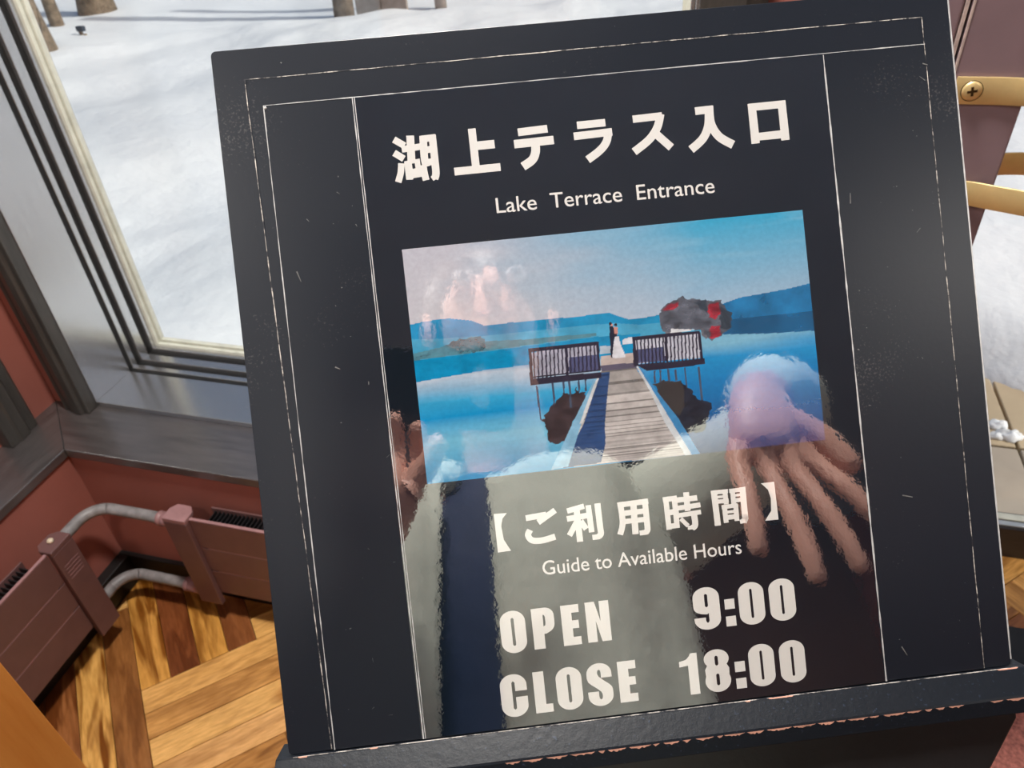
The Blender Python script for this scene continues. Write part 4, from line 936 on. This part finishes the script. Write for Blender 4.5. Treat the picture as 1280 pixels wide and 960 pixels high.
for i in range(len(xs)-1):
    for j in range(len(ysl)-1):
        MB().box((xs[i]+.004, ysl[j]+.004, -.033), (xs[i+1]-.004, ysl[j+1]-.004, 0)).build('paving_slab', M_PAVE2 if j == 0 else M_PAVE, pv, .003)
def lump(cx, cy, s, seed):
    mb = MB(); M = Matrix.Translation((cx, cy, .0)); prof = []
    for i in range(7): a = i/6*math.pi/2; prof.append((max(.0004, math.cos(a)), math.sin(a)*.6))
    mb.lathe(prof, Matrix.Identity(4), 18)
    mb.v = [(cx+s*v[0]*(1+.5*mn.noise(Vector(v)*1.7+Vector((seed, 0, 0)))), cy+s*.6*v[1]*(1+.5*mn.noise(Vector(v)*2+Vector((0, seed, 0)))), max(0.0005, s*v[2]*(1+.6*mn.noise(Vector(v)*3+Vector((seed, seed, 0)))))) for v in mb.v]
    return mb
for k, (x, y, s, lab) in enumerate([(.845, 1.885, .030, 'small clump of snow between paving slabs, the farther one'), (.862, 1.842, .036, 'larger clump of snow on the paving, beside the slab joint'), (.828, 1.835, .024, 'small clump of snow on the paving, nearest the board')]):
    tag(lump(x, y, s, k*3.3).build('snow_clump', M_SNOW, None, 0, True), lab, 'snow', 'snow clumps on the paving')
def trunk(x, y, r, lean, lab, h=4.5, twig=False):
    t = empty('tree', (x, y, -.2), lab, 'tree', 'tree trunks beyond the snow')
    pts = []; rs = []
    for i in range(16):
        z = -.25 + (h+.25)*i/15; pts.append((x+lean[0]*z+.03*math.sin(z*2+x), y+lean[1]*z+.03*math.cos(z*1.7), z)); rs.append(r*(1.25-.5*i/15 + (.25 if i < 2 else 0)))
    mb = MB().tube(pts, rs, 18)
    mb.v = [(v[0]+r*.14*mn.noise(Vector(v)*9), v[1]+r*.14*mn.noise(Vector(v)*9+Vector((5, 0, 0))), v[2]) for v in mb.v]
    mb.build('trunk', M_BARK, t, 0, True)
    for k in range(5):
        a = k*2.4+x; z = h*(.45+.1*k); p = Vector((x+lean[0]*z, y+lean[1]*z, z))
        MB().tube(spline([p, p+Vector((math.cos(a)*.5, math.sin(a)*.5, .35)), p+Vector((math.cos(a)*1.1, math.sin(a)*1.1, .9))], 5), [r*.35*(1-.085*i) for i in range(11)], 8).build('branch', M_BARK, t, 0, True)
    if twig:
        p = Vector((x+.05, y-.05, .25)); MB().tube([p, p+Vector((.10, -.02, .10)), p+Vector((.13, -.03, .22))], [.018, .012, .006], 8).build('branch', M_BARK, t, 0, True)
trunk(-6.22, 6.90, .125, (-.02, .0), 'thick tree trunk, the farthest right of those at the window\'s upper left')
trunk(-6.22, 6.32, .045, (-.03, .0), 'slim tree trunk in the middle of those at the upper left')
trunk(-5.32, 5.20, .055, (-.09, .02), 'thin dark tree trunk right beside the window frame', twig=True)
st = empty('marker_stake', (-5.42, 5.77, -.1), 'small dark stake poking out of the snow', 'stake')
MB().box((-5.455, 5.77, -.15), (-5.43, 5.79, .16)).box((-5.41, 5.77, -.15), (-5.395, 5.79, .14)).build('legs', M_BARK, st)
MB().box((-5.465, 5.76, .1605), (-5.395, 5.80, .20)).build('cap', mat('dark_blue_plastic', (.02, .03, .05, 1), .5), st, .004)
sd = empty('timber_screen', (-3.1, 6.75, -.1), 'pale weathered timber screen standing in the snow at the top', 'screen')
MB().tube([(-3.42, 6.72, -.2), (-3.38, 6.72, .5), (-3.36, 6.72, 2.2)], [.10, .085, .08], 14).build('post', M_BARK, sd, 0, True)
for k in range(2): MB().box((-3.30+.25*k, 6.76, -.1), (-3.06+.25*k, 6.80, 2.2)).build('board', M_PALEWOOD, sd, .004)
tag(MB().tube([(-2.60, 7.06, -.2), (-2.60, 7.06, 2.2)], .055, 12).build('timber_pole', M_PALEWOOD, None, 0, True), 'thin pale pole standing in the snow right of the timber screen', 'pole')
# a belt of bare woodland and a far shore closes the view
M_SHORE = mat('distant_woodland', srgb(150, 155, 160), .95, noise=(.5, .7, 1.15))
sh = MB()
for j in range(2):
    for i in range(61):
        a = math.radians(20+140*i/60); rr = 34
        sh.v.append((rr*math.cos(a), rr*math.sin(a), -1 if j == 0 else 2.6+1.2*mn.noise(Vector((i*.3, 1, 0)))))
        sh.v.append(((rr+6)*math.cos(a), (rr+6)*math.sin(a), -1 if j == 0 else 3.2+1.2*mn.noise(Vector((i*.3, 4, 0)))))
for i in range(60):
    a = 2*i; b = 122+2*i; sh.f += [(a, a+2, b+2, b), (b, b+2, b+3, b+1), (a+1, a+3, b+3, b+1)]
tag(sh.build('far_shore', M_SHORE, None, 0, True), 'distant wooded shore beyond the snow', 'shore', kind='structure')

# ------------------------------------------------------------------ added fill lights, out of view, shaped as ceiling lamps to brighten the room
def emat(name, col, s):
    M = bpy.data.materials.new(name); M.use_nodes = True; b = M.node_tree.nodes['Principled BSDF']
    b.inputs['Emission Color'].default_value = (*col, 1); b.inputs['Emission Strength'].default_value = s; b.inputs['Base Color'].default_value = (.8, .75, .65, 1); return M
M_FILL = emat('warm_fill_glass', (1, .86, .68), 9)
M_FILLRING = mat('white_fill_ring', (.7, .68, .64, 1), .4, noise=(20, .95, 1.05))
def fill_light(x, y, e, lab):
    r = empty('added_fill_light', (x, y, ZC-.02), lab, 'lamp', 'added round fill lights on the ceiling')
    X = Matrix.Translation((x, y, ZC))
    MB().lathe([(.16, -.0), (.165, -.012), (.155, -.022), (.14, -.022)], X, 32).build('fill_ring', M_FILLRING, r, 0, True)
    MB().lathe([(.138, -.0225), (.12, -.034), (.06, -.042), (.001, -.044)], X, 32).build('fill_glass', M_FILL, r, 0, True)
    l = bpy.data.lights.new('fill_lamp', 'AREA'); l.shape = 'DISK'; l.size = .26; l.energy = e; l.color = (1, .96, .91)
    o = bpy.data.objects.new('fill_lamp', l); COL.objects.link(o); o.parent = r; o.location = (0, 0, -.03)
for x, y, e, lab in ((-.75, -.95, 16, 'added round fill light nearest the left wall'), (-.30, .62, 56, 'added round fill light beside the back window'), (2.0, -.6, 14, 'added round fill light near the terrace door'), (.2, -2.1, 7, 'added round fill light near the rear wall')):
    fill_light(x, y, e, lab)

# ------------------------------------------------------------------ the photographer (seen only as a reflection in the glossy poster)
FH = Vector((-0.29404211, 0.95579247, 0)); RH = Vector((0.95579247, 0.29404211, 0))
def PW_(a, s, z): return RH*a - FH*s + Vector((0, 0, z))
per = empty('person', PW_(.04, .24, 0), 'person in grey coat and navy shirt holding a phone, mirrored in the poster', 'person')
M_SKIN = mat('skin', srgb(222, 168, 148), .5, noise=(30, .93, 1.05))
M_COAT = mat('grey_wool_coat', srgb(214, 220, 206), .85, noise=(9, .78, 1.12), bump=(60, .5, .003))
M_NAVY = mat('navy_shirt', srgb(34, 48, 84), .7, noise=(10, .7, 1.25), bump=(40, .4, .003))
M_TROU = mat('dark_trousers', srgb(46, 46, 54), .8, noise=(12, .8, 1.2), bump=(60, .3, .002))
M_HAIR = mat('dark_hair', srgb(52, 42, 38), .5, noise=(80, .6, 1.5), bump=(200, .6, .001))
M_SHOE = mat('brown_leather_shoe', srgb(84, 58, 44), .4, noise=(20, .8, 1.1))
def skin(name, m, nodes, edges, root=0, sub=2, parent=per):
    """nodes: {i: (a, s, z, rx, ry)}"""
    me = bpy.data.meshes.new(name); keys = list(nodes); ix = {k: i for i, k in enumerate(keys)}
    me.from_pydata([tuple(PW_(*nodes[k][:3])) for k in keys], [(ix[a], ix[b]) for a, b in edges], [])
    o = bpy.data.objects.new(name, me); COL.objects.link(o)
    o.modifiers.new('skin', 'SKIN').use_smooth_shade = True
    if not me.skin_vertices: bpy.context.view_layer.update()
    sv = me.skin_vertices[0].data if me.skin_vertices else None
    if sv is None: raise RuntimeError('no skin layer')
    for k in keys:
        r = nodes[k][3:]; sv[ix[k]].radius = (r[0], r[1] if len(r) > 1 else r[0]); sv[ix[k]].use_root = (ix[k] == root)
    sb = o.modifiers.new('sub', 'SUBSURF'); sb.levels = sb.render_levels = sub
    dg = bpy.context.evaluated_depsgraph_get(); m2 = bpy.data.meshes.new_from_object(o.evaluated_get(dg)); bpy.data.objects.remove(o)
    m2.name = name; m2.materials.clear(); m2.materials.append(m)
    for p in m2.polygons: p.use_smooth = True
    o = bpy.data.objects.new(name, m2); COL.objects.link(o)
    if parent: adopt(o, parent)
    return o
N_ = {'pel': (.04, .30, .93, .13, .10), 'sp1': (.04, .29, 1.06, .12, .09), 'sp2': (.04, .28, 1.22, .135, .095), 'ch': (.04, .27, 1.36, .14, .10), 'nb': (.035, .25, 1.47, .062, .06), 'nk': (.03, .225, 1.535, .05, .052),
      'h0': (.025, .185, 1.585, .055, .07), 'h1': (.025, .165, 1.65, .068, .088), 'h2': (.022, .175, 1.71, .058, .078),
      'shR': (.20, .25, 1.41, .052, .052), 'elR': (.335, .17, 1.475, .040, .040), 'elR2': (.335, .13, 1.485, .038, .038), 'wrR': (.250, .03, 1.425, .024, .028), 'paR': (.238, .018, 1.385, .016, .038),
      'shL': (-.12, .25, 1.41, .052, .052), 'elL': (-.20, .17, 1.22, .040, .040), 'wrL': (-.115, .055, 1.31, .024, .030), 'paL': (-.09, .035, 1.345, .016, .034),
      'hpR': (.125, .30, .88, .085, .09), 'knR': (.13, .27, .50, .058, .062), 'anR': (.13, .31, .09, .038, .042), 'toR': (.14, .18, .035, .038, .026),
      'hpL': (-.045, .30, .88, .085, .09), 'knL': (-.05, .29, .50, .058, .062), 'anL': (-.05, .33, .09, .038, .042), 'toL': (-.06, .20, .035, .038, .026)}
E_ = [('pel', 'sp1'), ('sp1', 'sp2'), ('sp2', 'ch'), ('ch', 'nb'), ('nb', 'nk'), ('nk', 'h0'), ('h0', 'h1'), ('h1', 'h2'), ('ch', 'shR'), ('shR', 'elR'), ('elR', 'elR2'), ('elR2', 'wrR'), ('wrR', 'paR'),
      ('ch', 'shL'), ('shL', 'elL'), ('elL', 'wrL'), ('wrL', 'paL'), ('pel', 'hpR'), ('hpR', 'knR'), ('knR', 'anR'), ('anR', 'toR'), ('pel', 'hpL'), ('hpL', 'knL'), ('knL', 'anL'), ('anL', 'toL')]
# right hand: drooping from a raised wrist, four unequal fingers pointing down, thumb to the side
fr = [(.206, 1.350, .066, -.010), (.230, 1.340, .078, .004), (.252, 1.338, .073, .018), (.270, 1.345, .060, .034)]
for k, (a, z, l_, sp) in enumerate(fr):
    pr = 'paR'
    for j, (t, r) in enumerate(((.0, .0092), (.45, .0088), (.78, .0082), (1.0, .0072))):
        key = f'fR{k}{j}'; N_[key] = (a+sp*t, .010-.014*math.sin(t*2.2), z-l_*1.35*t, r); E_.append((pr, key)); pr = key
pr = 'paR'
for j, (a, s, z, r) in enumerate(((.262, .010, 1.392, .012), (.284, .004, 1.362, .0115), (.300, .0, 1.325, .0105))):
    key = f'tR{j}'; N_[key] = (a, s, z, r); E_.append((pr, key)); pr = key
# left hand: fingers closed round the lower edge of the phone
for k in range(4):
    pr = 'paL'; x = -.118+.020*k; l_ = (.85, 1, .95, .78)[k]
    for j, (ds, dz, r) in enumerate(((.026, .004, .0092), (.030, .030*l_, .0088), (.018, .052*l_, .0080), (.008, .060*l_, .0070))):
        key = f'fL{k}{j}'; N_[key] = (x, ds-.004, 1.362+dz, r); E_.append((pr, key)); pr = key
pr = 'paL'
for j, (a, s, z, r) in enumerate(((-.065, .026, 1.362, .012), (-.045, .014, 1.380, .0105), (-.038, .004, 1.395, .0092))):
    key = f'tL{j}'; N_[key] = (a, s, z, r); E_.append((pr, key)); pr = key
body = skin('body', M_SKIN, N_, E_, 0, 2)
# face features
def blob(name, m, a, s, z, r, parent, seg=14):
    prof = [(max(1e-4, math.sin(math.pi*i/8)), -math.cos(math.pi*i/8)) for i in range(9)]
    mb = MB().lathe(prof, Matrix.Identity(4), seg)
    mb.v = [tuple(PW_(a+v[0]*r[0], s+v[1]*r[1], z+v[2]*r[2])) for v in mb.v]; return mb.build(name, m, parent, 0, True)
M_EYE = mat('eye_white', (.7, .7, .7, 1), .2, noise=(50, .95, 1.02)); M_IRIS = mat('dark_iris', (.03, .02, .015, 1), .15, noise=(50, .8, 1.2)); M_LIP = mat('lips', srgb(176, 104, 98), .5, noise=(60, .9, 1.1))
for sg in (-1, 1):
    e = blob('eye', M_EYE, .025+sg*.030, .090, 1.655, (.012, .010, .009), per); blob('iris', M_IRIS, .025+sg*.030, .082, 1.653, (.005, .004, .005), e)
    blob('eyebrow', M_HAIR, .025+sg*.031, .084, 1.675, (.018, .006, .004), per)
    blob('ear', M_SKIN, .025+sg*.074, .175, 1.645, (.009, .018, .030), per)
blob('nose', M_SKIN, .025, .078, 1.630, (.012, .018, .022), per)
blob('mouth', M_LIP, .025, .088, 1.597, (.022, .007, .006), per)
hair = blob('hair', M_HAIR, .025, .190, 1.685, (.083, .100, .078), per, 24)
# shirt, coat, trousers, shoes
skin('shirt', M_NAVY, {'a': (.04, .30, .92, .145, .112), 'b': (.04, .29, 1.06, .135, .105), 'c': (.04, .28, 1.22, .145, .108), 'd': (.04, .268, 1.37, .150, .112), 'e': (.035, .25, 1.465, .078, .072), 'r': (.19, .25, 1.41, .060, .060), 'l': (-.11, .25, 1.41, .060, .060)},
     [('a', 'b'), ('b', 'c'), ('c', 'd'), ('d', 'e'), ('d', 'r'), ('d', 'l')])
skin('trousers', M_TROU, {'p': (.04, .30, .93, .150, .115), 'r': (.125, .30, .86, .098, .10), 'rk': (.13, .275, .50, .075, .08), 'ra': (.13, .31, .12, .062, .066), 'l': (-.045, .30, .86, .098, .10), 'lk': (-.05, .295, .50, .075, .08), 'la': (-.05, .33, .12, .062, .066)},
     [('p', 'r'), ('r', 'rk'), ('rk', 'ra'), ('p', 'l'), ('l', 'lk'), ('lk', 'la')])
for a, s in ((.137, .25), (-.057, .27)):
    skin('shoe', M_SHOE, {'h': (a, s+.07, .045, .042, .042), 'm': (a, s-.01, .040, .044, .040), 't': (a, s-.09, .032, .040, .030)}, [('h', 'm'), ('m', 't')])
def sheet_part(name, m, cols, parent, th=.006):
    """coat panel: rows of (a, s, z) control columns lofted and thickened"""
    mb = MB(); rows = len(cols[0]); cs = [spline(c, 4) for c in cols]
    rows = len(cs[0]); grid = []
    for r in range(rows): grid.append(spline([c[r] for c in cs], 5))
    nc = len(grid[0])
    for r in range(rows):
        for c in range(nc):
            v = grid[r][c]; w_ = .0045*math.sin(c*1.3+r*.16)+.004*math.sin(r*.5+c*.4); mb.v.append(tuple(PW_(v[0], v[1]+w_, v[2])))
    for r in range(rows-1):
        for c in range(nc-1): a = r*nc+c; mb.f.append((a, a+1, a+nc+1, a+nc))
    o = mb.build(name, m, parent, 0, True, recalc=False); so = o.modifiers.new('thick', 'SOLIDIFY'); so.thickness = th; so.offset = 0
    return o
cr = [[(.004, .170, 1.44), (.002, .150, 1.36), (.000, .150, 1.22), (-.004, .150, 1.00), (.0, .150, .72)], [(.075, .165, 1.46), (.07, .135, 1.36), (.075, .135, 1.22), (.08, .14, 1.0), (.09, .135, .72)],
      [(.145, .185, 1.455), (.148, .155, 1.36), (.150, .155, 1.22), (.158, .16, 1.0), (.18, .16, .72)], [(.200, .24, 1.425), (.205, .225, 1.35), (.205, .23, 1.22), (.215, .25, 1.0), (.24, .28, .72)],
      [(.20, .33, 1.43), (.205, .345, 1.35), (.20, .37, 1.22), (.21, .40, 1.0), (.23, .43, .72)], [(.05, .37, 1.475), (.05, .395, 1.35), (.05, .41, 1.22), (.05, .43, 1.0), (.05, .47, .72)]]
sheet_part('coat_panel', M_COAT, cr, per)
cl_ = [[(-.044, .160, 1.44), (-.048, .142, 1.36), (-.056, .142, 1.22), (-.060, .142, 1.00), (-.064, .145, .72)], [(-.09, .165, 1.445), (-.095, .145, 1.36), (-.10, .145, 1.22), (-.10, .148, 1.0), (-.11, .15, .72)],
       [(-.140, .235, 1.425), (-.145, .225, 1.35), (-.145, .235, 1.22), (-.15, .25, 1.0), (-.17, .27, .72)], [(-.125, .33, 1.43), (-.13, .345, 1.35), (-.125, .37, 1.22), (-.13, .40, 1.0), (-.15, .43, .72)], [(.05, .37, 1.475), (.05, .395, 1.35), (.05, .41, 1.22), (.05, .43, 1.0), (.05, .47, .72)]]
sheet_part('coat_panel', M_COAT, cl_, per)
skin('coat_sleeve', M_COAT, {'z': (.12, .25, 1.375, .082, .085), 'a': (.205, .245, 1.410, .074, .072), 'b': (.335, .17, 1.475, .056, .056), 'c': (.335, .128, 1.487, .052, .052), 'd': (.262, .050, 1.442, .040, .040)}, [('z', 'a'), ('a', 'b'), ('b', 'c'), ('c', 'd')])
skin('coat_sleeve', M_COAT, {'a': (-.115, .255, 1.415, .066, .066), 'b': (-.20, .17, 1.22, .056, .056), 'd': (-.128, .068, 1.295, .042, .042)}, [('a', 'b'), ('b', 'd')])
skin('coat_collar', M_COAT, {'a': (-.035, .180, 1.445, .020, .020), 'b': (-.05, .235, 1.485, .024, .020), 'c': (-.02, .30, 1.505, .024, .022), 'd': (.04, .325, 1.51, .024, .022), 'e': (.10, .30, 1.505, .024, .022), 'f': (.12, .235, 1.485, .024, .020), 'g': (.05, .175, 1.44, .020, .020)},
     [('a', 'b'), ('b', 'c'), ('c', 'd'), ('d', 'e'), ('e', 'f'), ('f', 'g')], 3)
# phone held level, the camera looks out from beside its lens
ph = empty('phone', CAM - F_*.012, 'slim black phone held level in both the person\'s hands, mirrored in the poster', 'phone')
Mp = Matrix(((R_.x, U_.x, -F_.x, 0), (R_.y, U_.y, -F_.y, 0), (R_.z, U_.z, -F_.z, 0), (0, 0, 0, 1))); Mp.translation = CAM
o = MB().prism(rrect(-.125, -.050, .030, .024, .009), .0045, .0125).build('phone_body', mat('black_phone_glass', (.006, .006, .007, 1), .6, noise=(20, .8, 1.2)), None, .0015); adopt(o, ph, Mp)
o = MB().lathe([(.0075, .0044), (.0075, .0028), (.0058, .0028), (.0055, .0040)], Matrix.Identity(4), 20).build('lens_ring', M_ALU, None, 0, True); adopt(o, ph, Mp)
o = MB().lathe([(.0075, .0044), (.0075, .0028), (.0058, .0028), (.0055, .0040)], Matrix.Translation((0, -.022, 0)), 20).build('lens_ring', M_ALU, None, 0, True); adopt(o, ph, Mp)
